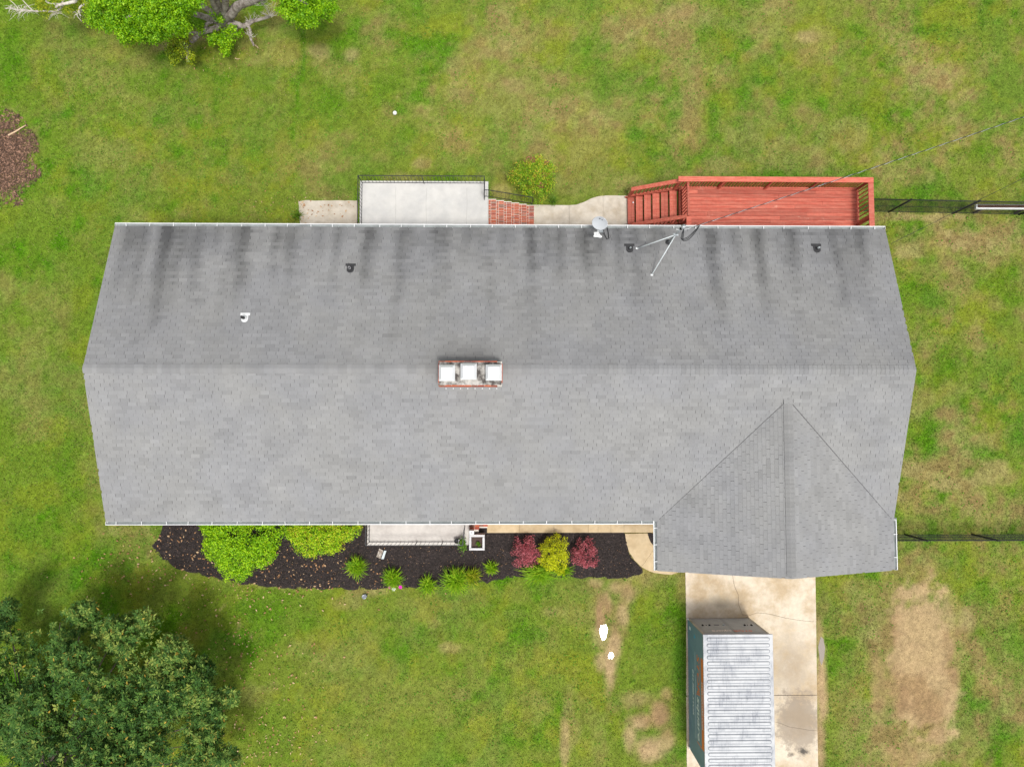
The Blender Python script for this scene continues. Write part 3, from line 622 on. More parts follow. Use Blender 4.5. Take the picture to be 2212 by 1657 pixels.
# shingles -- tabs in courses, stains as they run on the back slope
STREAK = [(290,650,.16,.30),(275,560,.3,.25),(342,705,.22,.40),(330,600,.35,.3),(372,610,.15,.35),(412,620,.16,.34),(395,560,.5,.2),(512,640,.16,.42),(500,560,.4,.25),(585,585,.14,.38),(610,560,.3,.2),(620,640,.1,.15),
 (785,600,.20,.32),(800,560,.5,.2),(862,645,.14,.30),(880,560,.3,.15),(930,540,.3,.2),(1010,540,.4,.2),(1085,550,.3,.2),(1150,580,.25,.32),(1180,560,.2,.3),(1215,580,.25,.30),(1268,575,.3,.32),(1300,560,.3,.25),(1340,590,.25,.22),
 (1385,640,.18,.25),(1420,560,.3,.2),(1545,640,.22,.32),(1560,690,.12,.30),(1600,570,.4,.2),(1658,605,.18,.46),(1650,660,.3,.15),(1725,560,.25,.25),(1822,650,.22,.40),(1850,640,.5,.2),(1880,560,.3,.3),(450,540,.5,.2),(680,540,.6,.18),(720,580,.2,.2),(960,620,.15,.15),(1110,640,.15,.12),(250,620,.3,.2)]
rs_ = random.Random(12)
for k in range(95):
    STREAK.append((rs_.uniform(245,1905), 500+rs_.betavariate(1.5,2.2)*290, rs_.uniform(.04,.10), rs_.uniform(.12,.38)))
STR = []
for i_, (u, vend, hw, s) in enumerate(STREAK):
    p = at(u, vend+(22 if i_ < 42 else 0), 4.6); STR.append((p[0], p[1], min(hw,.26), min(.60, s*(1.75 if i_ < 42 else 1.1))))
def stain(x, y):
    f = np.ones_like(x)
    for (sx, ye, hw, s) in STR:
        wob = (vnoise(y*1.4+sx, x*0+sx*3.1, 7)-.5)*.12
        prof = np.exp(-np.abs((x-sx-wob)/(hw*.62))**3); lng = sstep(ye-.25, ye+.5, y)*(0.55+.45*sstep(ye, 5.05, y))
        f = f*(1-s*prof*lng)
    f = f*(1-.10*sstep(3.6, 5.05, y)*(.5+vnoise(x*1.2, y*.3, 17)))
    return f
def main_z(y): return ZR-np.abs(y)*PIT
def gar_z(x): return GZ-np.abs(x-GX)*GPIT
def courses(O, U, Vv, width, length, seed, north=False, test=None, ystain=None):
    O, U, Vv = map(lambda a: np.array(a, float), (O, U, Vv)); N = np.cross(U, Vv); r = np.random.default_rng(seed)
    if N[2] < 0: N = -N
    tw, ex, gap = .3048, .1275, .0065; out = []; rows = int(length/ex)+1
    for i in range(rows):
        off = -tw*((i%2)*.5+.10*r.standard_normal())-tw; k = int(width/tw)+4
        u0 = off+tw*np.arange(k); u1 = u0+tw-gap*(.25+1.5*r.random(k)); u0 = np.clip(u0, -.012, width+.012); u1 = np.clip(u1, -.012, width+.012)
        m = u1-u0 > .03; u0, u1 = u0[m], u1[m]; n = len(u0); v0 = np.full(n, i*ex-.02); v1 = np.minimum(v0+ex+.02, length)
        if v1[0]-v0[0] < .02: continue
        dv = .0012*r.standard_normal(n); h = .0095+.0015*r.random(n)
        def P(u, v, hh): return O+u[:,None]*U+(v)[:,None]*Vv+np.broadcast_to(np.asarray(hh, float), (n,))[:,None]*N
        vs = np.stack([P(u0,v0+dv,h), P(u1,v0+dv,h), P(u1,v1,.002), P(u0,v1,.002), P(u0,v0+dv,-.006), P(u1,v0+dv,-.006), P(u1,v1,-.006), P(u0,v1,-.006)], 1)
        c = vs[:,:4].mean(1)
        if test is not None:
            kk = test(c[:,0], c[:,1]); vs = vs[kk]; c = c[kk]
        if len(c): out.append((vs, c, r))
    vs = np.concatenate([o[0] for o in out]); c = np.concatenate([o[1] for o in out])
    n = len(c); t = 1+.03*r.standard_normal(n)
    patch = fbm(c[:,0]*2.2+seed*9, c[:,1]*3.4, seed+3, 3); t = t*(1-.085*sstep(.56,.66,patch)*(r.random(n) < .6))*(1+.05*(fbm(c[:,0]*.3, c[:,1]*.3, seed+5, 3)-.5))
    tone = np.repeat(t[:,None], 8, 1)
    if north: tone = tone*(.65*stain(vs[:,:,0], vs[:,:,1])+.35*stain(np.repeat(c[:,0:1],8,1), np.repeat(c[:,1:2],8,1)))*.90*(.93+.14*fbm(vs[:,:,0]*1.1, vs[:,:,1]*.35, 88, 3))
    soot_and_shadow = np.exp(-((c[:,0]+1.05)/.95)**2-((c[:,1]-.55)/.35)**2); tone = tone*(1-.22*soot_and_shadow)[:,None]  # soot stain behind the chimney, with part of its shadow painted into the tone
    return vs, c, tone
SL = math.hypot(RUN, RUN*PIT); vN = (0,-RUN/SL,(ZR-ZE)/SL); vS = (0,RUN/SL,(ZR-ZE)/SL)
GSL = math.hypot(GW, GZ-ZE)
A = [courses((L2,RUN,ZE),(-1,0,0),vN,2*L2,SL,1,True),
     courses((-L2,-RUN,ZE),(1,0,0),vS,2*L2,SL,2,test=lambda x,y: ~((gar_z(x)-main_z(y) > .05)&(x < GX+GW+.2)))]
gl = abs(GY)
tg = lambda x, y: ~((main_z(y)-gar_z(x) > .05))|(y < -RUN)
A.append(courses((GX-GW,-.5,ZE),(0,-1,0),(GW/GSL,0,(GZ-ZE)/GSL),gl-.5,GSL,3,test=tg))
A.append(courses((GX+GW,GY,ZE),(0,1,0),(-GW/GSL,0,(GZ-ZE)/GSL),gl-.5,GSL,4,test=tg))
vs = np.concatenate([a[0] for a in A]); cc = np.concatenate([a[1] for a in A]); tn = np.concatenate([a[2] for a in A])
FT = np.array([[0,1,2,3],[4,5,1,0],[5,6,2,1],[7,4,0,3]])
order = np.argsort(np.linalg.norm(cc-CAM_LOC, axis=1)); near = order[:300]; rest = order[300:]
def fix(q):                                                     # outward winding
    a = np.cross(q[1]-q[0], q[2]-q[0]); return FT if a[2] > 0 else FT[:,::-1]
up = np.cross(vs[:,1]-vs[:,0], vs[:,2]-vs[:,0])[:,2] > 0
Fr = np.concatenate([(FT if u else FT[:,::-1])+8*i for i, u in enumerate(up[rest])])
tag(np_obj('shingle_courses', vs[rest].reshape(-1,3), Fr, MT['shingle'], roof, tn[rest].ravel()), kind='stuff')
for i in near: np_obj('shingle', vs[i], fix(vs[i]), MT['shingle'], roof, tn[i])
# ridge caps
def cap_mesh(axis, pit):
    b = .15; zt = .022; m = MB()
    prof = [(-b,-b*pit+.004),(-b,-b*pit+zt),(-.02,-.02*pit+zt+.002),(.02,-.02*pit+zt+.002),(b,-b*pit+zt),(b,-b*pit+.004)]
    vs = []
    for s, lift in ((0,.010),(.17,0)):
        for (a, z) in prof: vs.append((s,a,z+lift) if axis == 'x' else (a,-s,z+lift))
    m.add(vs, [(0,6,7,1),(1,7,8,2),(2,8,9,3),(3,9,10,4),(4,10,11,5),(0,1,2,3,4,5)]); 
    return m
capx = [cap_mesh('x', PIT) for _ in range(4)]; capy = [cap_mesh('y', GPIT) for _ in range(3)]
for k, m in enumerate(capx): m.t = [.88+.035*k]*len(m.t)
for k, m in enumerate(capy): m.t = [.85+.035*k]*len(m.t)
capx = [m.mesh('ridge_shingle', MT['shingle']) for m in capx]; capy = [m.mesh('ridge_shingle', MT['shingle']) for m in capy]
x = -L2-.01
while x < L2-.16: inst('ridge_shingle', random.choice(capx), (x,0,ZR), roof); x += .148
y = yv+.05
while y > GY+.16: inst('ridge_shingle', random.choice(capy), (GX,y,GZ), roof); y -= .148
MB().beam((GX,yv+.12,GZ+.012),(GX,yv-.15,GZ+.02),.30,.012).build('ridge_end', MT['shingle'], roof)
# valley creases
for s_ in (-1, 1):
    a = Vector((GX+s_*.12, yv-.12*GPIT/PIT, GZ-.12*GPIT+.014)); b = Vector((GX+s_*(GW-.05), -RUN+.03, ZE+.018))
    MB().beam(a, b, .022 if s_ > 0 else .014, .012).build('valley_strip', MT['valley'], roof)
# gutters
strap = MB().box(-.011,.011,-.035,.125,0,.006); strap_y = strap.mesh('gutter_strap', MT['white'])
strapx = MB().box(-.035,.125,-.011,.011,0,.006).mesh('gutter_strap', MT['white'])
def gutter(p0, p1, out, spacing, jit=.05):
    p0 = Vector(p0); p1 = Vector(p1); o = Vector(out); d = (p1-p0).normalized(); W, D = .12, .10
    g = MB(); prof = [(0,-.015),(0,-D),(.07,-D),(W,-.05),(W,0),(W-.028,0),(W-.028,-.008),(W-.008,-.010),(W-.010,-.05),(.066,-D+.008),(.008,-D+.008),(.008,-.015)]
    vs = [q+o*a+Vector((0,0,z)) for q in (p0,p1) for a, z in prof]; n = len(prof)
    g.add(vs, [(i,(i+1)%n,(i+1)%n+n,i+n) for i in range(n)]+[tuple(range(n))[::-1], tuple(range(n,2*n))])
    for q, s in ((p0,1),(p1,-1)):
        g.add([q+o*a+d*(s*e)+Vector((0,0,z)) for e in (0,.008) for a, z in ((0,-D),(W,-D),(W,.004),(0,.004))], [(0,1,2,3),(7,6,5,4),(0,4,5,1),(1,5,6,2),(2,6,7,3),(3,7,4,0)])
    go = g.build('gutter', MT['white'], house)
    sed = MB(); a, b = p0+d*.03, p1-d*.03
    sed.add([a+o*.01+Vector((0,0,-D+.013)), b+o*.01+Vector((0,0,-D+.013)), b+o*.10+Vector((0,0,-.045)), a+o*.10+Vector((0,0,-.045))], [(0,1,2,3)]); sed.build('silt', MT['trough'], go)
    ln = (p1-p0).length; k = max(2, int(ln/spacing)); 
    for i in range(k):
        q = p0+d*(ln*(i+.5)/k+random.uniform(-jit,jit)); me = strap_y if abs(o.y) > .5 else strapx
        inst('gutter_strap', me, q+Vector((0,0,.006)), go, rot=(0,0,(0 if (o.x+o.y) > 0 else math.pi)+random.uniform(-.12,.12)))
    return go
gz = ZE-.01
gutter((-L2-.02,RUN+.02,gz),(L2+.02,RUN+.02,gz),(0,1,0),.77)
gutter((-L2-.02,-RUN-.02,gz),(GX-GW-.14,-RUN-.02,gz),(0,-1,0),.79)
gutter((GX-GW-.02,-RUN-.02,gz-.004),(GX-GW-.02,GY+.0,gz-.004),(-1,0,0),.5)
gutter((GX+GW+.02,-RUN-.02,gz),(GX+GW+.02,GY,gz),(1,0,0),.6)
# chimney
CX0, CX1, CY0, CY1, CZ = -2.03, -.03, -.58, .20, 6.15
ch = MB().box(CX0+.01,CX1-.01,CY0+.01,CY1-.01,5.0,CZ-.02).build('chimney', MT['mortar'], house)
bm_s = MB().cbox(-.098,.098,-.045,.045,0,.057,.004).mesh('brick', MT['brick']); bm_r = MB().cbox(-.045,.045,-.098,.098,0,.057,.004).mesh('brick', MT['brick'])
for c in range(7):
    z = CZ-.065*(c+1); off = .1 if c%2 else 0
    nb = int((CX1-CX0)/.206)
    for k in range(nb):
        x = CX0+.10+k*.206+ (off if k < nb-1 else 0)
        for yy in (CY0+.036, CY1-.036): inst('brick', bm_s, (x,yy,z), ch)
    for k in range(3):
        yy = CY0+.2+k*.2
        for xx in (CX0+.036, CX1-.036): inst('brick', bm_r, (xx,yy,z), ch)
cr = MB().add([(CX0+.02,CY0+.03,CZ-.006),(CX1-.02,CY0+.03,CZ-.006),(CX1-.025,CY1-.025,CZ-.006),(CX0+.025,CY1-.025,CZ-.006),(CX0+.2,CY0+.2,CZ+.06),(CX1-.2,CY0+.2,CZ+.06),(CX1-.2,CY1-.18,CZ+.06),(CX0+.2,CY1-.18,CZ+.06)],
     [(4,5,6,7),(0,1,5,4),(1,2,6,5),(2,3,7,6),(3,0,4,7)]).build('mortar_crown', MT['crown'], ch)
for (u, v, s) in [(965,805.5,.50),(1012,802.5,.50),(1066.5,804.5,.50)]:
    p = at(u, v, 6.55); h = s/2; q = h-.085; x, y = p[0], p[1]
    c = MB(); c.add([(x-h,y-h,6.46),(x+h,y-h,6.46),(x+h,y+h,6.46),(x-h,y+h,6.46),(x-h,y-h,6.48),(x+h,y-h,6.48),(x+h,y+h,6.48),(x-h,y+h,6.48),(x-q,y-q,6.60),(x+q,y-q,6.60),(x+q,y+q,6.60),(x-q,y+q,6.60)],
       [(0,3,2,1),(8,9,10,11),(0,1,5,4),(1,2,6,5),(2,3,7,6),(3,0,4,7),(4,5,9,8),(5,6,10,9),(6,7,11,10),(7,4,8,11)])
    c.box(x-q+.03,x+q-.03,y-q+.03,y+q-.03,6.15,6.46); c.build('chimney_cap', MT['capw'], ch)
for k in range(8):
    MB().add([(CX0+.18+k*.235-.012,CY0-.02,5.36),(CX0+.18+k*.235+.012,CY0-.02,5.36),(CX0+.18+k*.235+.012,CY0-.06,5.352),(CX0+.18+k*.235-.012,CY0-.06,5.352),
              (CX0+.18+k*.235-.012,CY0-.02,5.37),(CX0+.18+k*.235+.012,CY0-.02,5.37),(CX0+.18+k*.235+.012,CY0-.06,5.362),(CX0+.18+k*.235-.012,CY0-.06,5.362)],
             [(0,1,2,3),(7,6,5,4),(0,4,5,1),(1,5,6,2),(2,6,7,3),(3,7,4,0)]).build('flashing_tab', MT['white'], ch)
# plumbing vents on the back slope
def slope_at(u, v):
    z = 4.6
    for _ in range(12): p = at(u, v, z); z = float(main_z(p[1]))
    return p
def vent(u, v, r, h, fm, pm, fw=.13, fl=.2, cap=True):
    p = slope_at(u, v); x, y = p[0], p[1]; m = MB()
    def S(dx, dy, dz): return (x+dx, y+dy, float(main_z(y+dy))+dz)
    n = 12; ring = [S(fw*math.cos(a), -.04+fw*.9*math.sin(a), .022) for a in np.linspace(math.pi, 2*math.pi, 9)]
    P = [S(fw*1.45,.10,.022), S(fw*1.45,.19,.022), S(-fw*1.45,.19,.022), S(-fw*1.45,.10,.022), S(-fw,.10,.022)]+ring+[S(fw,.10,.022)]
    lo = [(a,b,c-.012) for a,b,c in P]; k = len(P); m.add(P+lo, [tuple(range(k)), tuple(range(k,2*k))[::-1]]+[(i,i+k,(i+1)%k+k,(i+1)%k) for i in range(k)])
    zb = float(main_z(y)); m.lathe((x,y,zb), [(r*1.9,.0),(r*1.7,.05),(r*1.15,.10),(r*1.1,.12)], 14)
    fo = m.build('vent_pipe', fm, house)
    q = MB().lathe((x,y,zb), [(r,0),(r,h),(r*.78,h),(r*.76,h-.10)], 14).build('pipe', pm, fo, True)
vent(529,688,.05,.28,MT['white'],MT['dark'],.11); vent(757,581,.045,.22,MT['dark'],MT['pvc'],.12); vent(1360,538,.025,.2,MT['dark'],MT['galv'],.12)
vent(1764,538,.03,.22,MT['dark'],MT['galv'],.12)
# white unit hung on the garage gable wall
p = at(1938.5,1136,2.6)
wu = MB(); x0, x1, y0, y1 = 13.0, at(1941.6,1136,2.6)[0], at(1940,1152,2.6)[1], at(1940,1119,2.6)[1]
wu.add([(x0,y0,2.0),(x1,y0,2.0),(x1,y1,2.0),(x0,y1,2.0),(x0,y0,2.55),(x1-.02,y0,2.5),(x1-.02,y1,2.5),(x0,y1,2.55),(x0,y0+.04,2.6),(x1-.07,y0+.04,2.58),(x1-.07,y1-.04,2.58),(x0,y1-.04,2.6)],
   [(0,3,2,1),(8,9,10,11),(0,1,5,4),(1,2,6,5),(2,3,7,6),(3,0,4,7),(4,5,9,8),(5,6,10,9),(6,7,11,10),(7,4,8,11)])
tag(wu.build('wall_unit', MT['dishgrey']), 'pale boxy unit on the wall below the right garage gutter', 'wall unit')
# ------------------------------------------------------------------ back porch with iron railing
porch = thing('back_porch', (-3.1,6.1,0), 'raised white concrete back porch with black iron railing', 'porch')
PX0, PX1, PY1, PZ = -5.60, -.58, 7.72, 1.0
MB().box(PX0+.06,PX1-.06,4.6,PY1-.06,-.05,PZ-.121).build('porch_base', MT['wallbrick'], porch)
sl = MB().cbox(PX0,PX1,4.6,PY1,PZ-.12,PZ,.012).build('porch_slab', MT['porch'], porch)
for u in (855,921,1008):
    x = at(u,430,PZ)[0]; m = MB(); pts = [(x+(vnoise(np.array(k*.7),np.array(x),3)-.5)*.05, 4.7+k*.25) for k in range(12)]
    for a, b in zip(pts[:-1], pts[1:]): m.beam((a[0],a[1],PZ+.001),(b[0],b[1],PZ+.001),.007,.002)
    m.build('hairline_crack', M('crack_%d'%u, (.28,.27,.25), .1), sl)
def railing(parent, pts, top, bot, spacing=.115, posts=True, r=.012, bal=.010, name='railing'):
    """pts: base points (x,y,z); top/bottom bar heights above them"""
    for i in range(len(pts)-1):
        a = Vector(pts[i]); b = Vector(pts[i+1]); d = b-a; n = max(2, int(d.length/spacing))
        MB().beam(a+Vector((0,0,top)), b+Vector((0,0,top)), r*2.2, r*1.6).build('top_rail', MT['black'], parent)
        MB().beam(a+Vector((0,0,bot)), b+Vector((0,0,bot)), r*1.6, r*1.6).build('bottom_rail', MT['black'], parent)
        for k in range(1, n):
            q = a+d*(k/n); MB().beam(q+Vector((0,0,bot)), q+Vector((0,0,top-.012)), bal, bal).build('baluster', MT['black'], parent)
    for p in pts:
        p = Vector(p)
        if posts: MB().beam(p, p+Vector((0,0,top+.01)), r*2, r*2).build('post', MT['black'], parent)
RB = .09
railing(porch, [(PX0+.10,4.75,PZ),(PX0+.10,PY1-.10,PZ),((PX0+PX1)/2,PY1-.10,PZ),(PX1-.14,PY1-.10,PZ),(PX1-.14,6.98,PZ)], .86, .07, .14)
# brick steps down to the walk
steps = thing('brick_steps', (.35,5.9,0), 'red brick steps beside the white back porch', 'steps')
NS, TD, SY0, SY1 = 6, .305, 4.7, 7.06
rise = (PZ-.03)/(NS+.4)
bs = MB().cbox(-.098,.098,-.0275,.0275,0,.06,.004).mesh('brick', MT['brick']); hb = MB().cbox(-.042,.042,-.0275,.0275,0,.06,.004).mesh('brick', MT['brick'])
core = MB()
for i in range(NS):
    x0 = PX1+.005+i*TD; zt = PZ-rise*(i+.7); core.box(x0, x0+TD-.004*(i == 99), SY0, SY1-.004, -.05, zt-.018)
core.build('mortar_bed', MT['mortar'], steps)
pitch = .0665; nb = int((SY1-SY0)/pitch); cnt = 0; extra = MB()
for i in range(NS):
    x0 = PX1+.005+i*TD; zt = PZ-rise*(i+.7)
    for k in range(nb):
        y = SY0+.033+k*pitch+random.uniform(-.003,.003)
        inst('brick', bs, (x0+TD-.103+random.uniform(-.003,.003), y, zt-.062), steps); cnt += 1
    for k in range(nb):
        y = SY0+.033+k*pitch+random.uniform(-.003,.003)
        if k >= nb-15 and cnt < 300: inst('brick', hb, (x0+.050, y, zt-.066), steps); cnt += 1
        else: extra.cbox(x0+.008,x0+.092,y-.0275,y+.0275,zt-.066,zt-.006,.004,random.uniform(.75,1.1))
tag(extra.build('back_bricks', MT['brick'], steps), kind='stuff')
for (yy, nm) in ((SY1+.03,'n'),(5.14,'s')):
    pts = [(PX1-.14,yy,PZ),(PX1+.04,yy,PZ-.02),(PX1+NS*TD-.08,yy,.12)]
    railing(steps, pts, .86, .10, .16)

# ------------------------------------------------------------------ red deck with stairs
deck = thing('wooden_deck', (10.3,6.1,0), 'red stained wooden deck with railing and stairs at the back of the house', 'deck')
DX0, DX1, DY0, DY1, DZ = 6.98, 13.93, 4.62, 7.50, 1.22
W_ = MT['deck']
bw, gp = .1365, .009; y = DY1-.01; row = 0
while y-bw > DY0-.05:
    cuts = [DX0+.03]+sorted(random.uniform(DX0+1.2, DX1-1.2) for _ in range(1))+[DX1-.0]
    if row%3 == 1: cuts = [DX0+.03, DX0+.7+random.uniform(-.1,.3), DX1-1.6+random.uniform(-.5,.3), DX1]
    for a, b in zip(cuts[:-1], cuts[1:]):
        zz = DZ+random.uniform(-.0015,.0015); MB().cbox(a+.002,b-.002,y-bw,y,zz-.036,zz,.004).build('deck_board', W_, deck)
    y -= bw+gp; row += 1
MB().box(DX0,DX1-.005,DY1-.045,DY1-.012,DZ-.26,DZ-.040).build('fascia', W_, deck); MB().box(DX0,DX0+.04,DY0,DY1-.05,DZ-.26,DZ-.040).build('fascia', W_, deck); MB().box(DX1-.045,DX1-.008,DY0,DY1-.05,DZ-.26,DZ-.040).build('fascia', W_, deck)
for k in range(8): MB().box(DX0+.5+k*.85,DX0+.54+k*.85,DY0,DY1-.05,DZ-.24,DZ-.041).build('joist', W_, deck)
RT = DZ+.98
px = [at(u,395,RT)[0] for u in (1471,1568,1672,1772)]+[DX1-.06]
for i, x in enumerate(px):
    MB().box(x-.045,x+.045,DY1-.13,DY1-.046,-.05,RT-.002).build('post', W_, deck)
for yy in (DY0+.12, 6.0): MB().box(DX1-.14,DX1-.05,yy-.045,yy+.045,-.05,RT-.002).build('post', W_, deck)
MB().cbox(px[0]-.10,DX1+.06,DY1-.17,DY1+.03,RT,RT+.036,.005).build('top_rail', W_, deck); MB().cbox(DX1-.15,DX1+.055,DY0,DY1-.175,RT,RT+.036,.005).build('top_rail', W_, deck)
MB().box(DX0+.1,DX1-.14,DY1-.11,DY1-.07,DZ+.07,DZ+.11).build('bottom_rail', W_, deck); MB().box(DX1-.13,DX1-.09,DY0,DY1-.15,DZ+.07,DZ+.11).build('bottom_rail', W_, deck)
bal = MB().box(-.018,.018,-.018,.018,0,RT-DZ-.001).mesh('baluster', W_)
x = px[0]+.12
while x < DX1-.15: inst('baluster', bal, (x,DY1-.02,DZ), deck); x += .118
y = DY0+.2
while y < DY1-.2: inst('baluster', bal, (DX1-.022,y,DZ), deck); y += .165
# gate at the head of the stairs and the short rail south of it
SX0, SX1, SYa, SYb = 5.02, 6.98, 6.02, 7.40
MB().cbox(DX0-.05,DX0+.03,SYa+.02,DY1-.18,RT-.08,RT-.002,.004).build('gate_rail', W_, deck); MB().box(DX0-.02,DX0+.02,SYa+.02,DY1-.18,DZ+.06,DZ+.13).build('gate_rail', W_, deck)
for k in range(10): MB().box(DX0-.05,DX0-.022,SYa+.10+k*.125,SYa+.135+k*.125,DZ+.03,RT-.082).build('baluster', W_, deck)
MB().cbox(DX0-.10,DX0+.09,DY0,SYa-.0,RT-.03,RT+.006,.005).build('top_rail', W_, deck)
for yy in (SYa-.05, DY0+.1): MB().box(DX0-.05,DX0+.04,yy-.045,yy+.045,-.05,RT-.032).build('post', W_, deck)
for k in range(10): MB().box(DX0-.04,DX0-.005,DY0+.2+k*.12,DY0+.235+k*.12,DZ+.03,RT-.032).build('baluster', W_, deck)
NT_ = 6; tr = (SX1-SX0)/(NT_+.55); rs = DZ/(NT_+1)
for i in range(NT_):
    z = rs*(i+1); xa = SX0+.02+i*tr
    for j in range(2):
        MB().cbox(xa+j*(tr*.5-.004),xa+(j+1)*(tr*.5-.006)-.006*j,SYa+.03,SYb-.03,z-.036,z+random.uniform(-.002,.002),.004).build('tread', W_, deck)
for yy in (SYa,SYb): MB().beam((SX0-.02,yy,.03),(SX1,yy,DZ-.08),.042,.26).build('stringer', W_, deck)
MB().box(SX1-.09,SX1-.05,SYa,SYb,DZ-.25,DZ-.04).build('riser', W_, deck)
for yy, wd in ((SYb+.03,.15),(SYa-.0,.14)):
    a = Vector((SX0+.03,yy,1.00)); b = Vector((SX1-.06,yy,RT-.03)); MB().beam(a,b,wd,.038).build('stair_rail', W_, deck)
    MB().beam(a+Vector((0,0,-.80)),b+Vector((0,0,-.80)),.04,.06).build('stair_rail', W_, deck)
    MB().box(SX0+.03,SX0+.12,yy-.045,yy+.045,-.05,1.0).build('post', W_, deck)
    n = 14
    for k in range(1, n):
        q = a+(b-a)*(k/n); MB().beam(q+Vector((0,0,-.82)), q+Vector((0,0,-.02)), .034, .034).build('baluster', W_, deck)
tag(MB().add([tuple(at(1852/1.3562+2,594/1.3562,.25)+np.array(d)) for d in ((-.03,-.02,0),(.04,-.02,0),(.0,.05,0),(0,0,.012))], [(0,1,2),(0,1,3),(1,2,3),(2,0,3)]).build('paper_scrap', MT['whitep']), 'tiny white scrap lying on the lowest deck stair', 'scrap')

# ------------------------------------------------------------------ storage container on the drive
C0 = at(1485,1335,.05); CXa, CYa = C0[0], C0[1]; CW_, CL, CH, CB = 2.46, 4.95, 2.27, .06
CXb, CYb = CXa+CW_, CYa-CL
con = thing('storage_container', ((CXa+CXb)/2,(CYa+CYb)/2,0), 'teal steel storage container with white ribbed roof on the driveway', 'container')
f = MB()
for x in (CXa,CXb-.08):
    for y in (CYa-.08,CYb): f.box(x,x+.08,y,y+.08,0.012,CH-.06)
for x in (CXa+.005,CXb-.075): f.box(x,x+.07,CYb+.08,CYa-.08,CB,CB+.10); f.box(x,x+.07,CYb+.08,CYa-.08,CH-.14,CH-.06)
for y in (CYa-.075,CYb+.005): f.box(CXa+.08,CXb-.08,y,y+.07,CB,CB+.10); f.box(CXa+.08,CXb-.08,y,y+.07,CH-.10,CH-.06)
f.build('frame', MT['con_frame'], con)
sp = MB().box(CXa-.006,CXa+.004,CYb+.02,CYa-.03,CB+.03,CH-.062).build('side_panel', MT['teal'], con); MB().box(CXb-.004,CXb+.006,CYb+.02,CYa-.03,CB+.03,CH-.062).build('side_panel', MT['teal'], con)
MB().box(CXa+.08,CXb-.08,CYb+.003,CYb+.06,CB+.1,CH-.10).build('end_panel', MT['teal'], con)
MB().box(CXa+.02,CXb-.02,CYb+.02,CYa-.02,CB+.02,CB+.08).build('floor', MT['con_frame'], con)
mid = (CXa+CXb)/2+.02; doors = []
for a, b in ((CXa+.09,mid-.006),(mid+.006,CXb-.09)):
    dm = MB(); dm.box(a,b,CYa-.045,CYa-.004,CB+.03,CH-.15)
    dm.box(a+.06,b-.06,CYa-.003,CYa+.004,CB+.10,CH-.24); doors.append(dm.build('door', MT['doorg'], con))
for x, z, w, d in [(CXa+.30,1.08,.055,0),(CXa+.44,1.06,.02,0),(CXa+.56,1.08,.055,0),(CXb-.56,1.08,.055,1),(CXb-.44,1.06,.02,1),(CXb-.30,1.08,.055,1)]:
    MB().lathe((x,CYa+.02,z), [(w*.7,0),(w*.7,.05)], 10).build('lock', MT['black'], doors[d])
MB().box(mid-.18,mid-.10,CYa+.005,CYa+.05,1.02,1.07).build('latch', MT['galv'], doors[0]); MB().box(mid-.50,mid-.30,CYa+.005,CYa+.02,1.02,1.035).build('handle', MT['black'], doors[0])
for k in range(16): MB().box(CXa-.018,CXa-.007,CYa-.2-k*.3-.012,CYa-.2-k*.3+.012,CB+.02,CB+.05).build('rivet', MT['white'], sp)
MB().box(CXa-.03,CXa+.02,CYa-.02,CYa+.02,CB,CB+.12).build('corner_casting', MT['white'], con); MB().box(CXa-.03,CXa+.02,CYb-.01,CYb+.08,CB,CB+.12).build('corner_casting', MT['white'], con)
MB().box(CXa-.012,CXa-.006,CYa-.34,CYa-.22,.32,.52).build('sticker', MT['letter'], sp)
rf = MB().cbox(CXa-.012,CXb+.07,CYb-.015,CYa+.015,CH-.06,CH,.008).build('roof_panel', MT['conroof'], con)
hw, rr, ry = (CXb-CXa)/2-.10, .045, .052
def stadium(s, z):
    out = []
    for cx, cy, a0 in ((hw-rr,ry-rr,0),(-hw+rr,ry-rr,90),(-hw+rr,-ry+rr,180),(hw-rr,-ry+rr,270)):
        for k in range(4):
            a = R(a0+30*k); out.append((cx+(rr-s)*math.cos(a), cy+(rr-s)*math.sin(a), z))
    return out
rib = MB(); A_, B_, C_ = stadium(0,.0), stadium(.006,.020), stadium(.026,.024); n = len(A_)
rib.add(A_+B_+C_, [(i,(i+1)%n,n+(i+1)%n,n+i) for i in range(n)]+[(n+i,n+(i+1)%n,2*n+(i+1)%n,2*n+i) for i in range(n)]+[tuple(range(2*n,3*n))])
sm_ = MB(); S1, S2 = stadium(-.020,.003), stadium(.004,.003); sm_.add(S1+S2, [(i,(i+1)%n,n+(i+1)%n,n+i) for i in range(n)]); seam_me = sm_.mesh('rib_seam', MT['seam'])
rib_me = rib.mesh('roof_rib', MT['conroof'])
k = 0; y = CYa-.155
while y > CYb+.1: ro = inst('roof_rib', rib_me, ((CXa+CXb)/2+.03,y,CH), rf); k += 1; inst('rib_seam', seam_me, ((CXa+CXb)/2+.03,y,CH), rf); y -= .2135
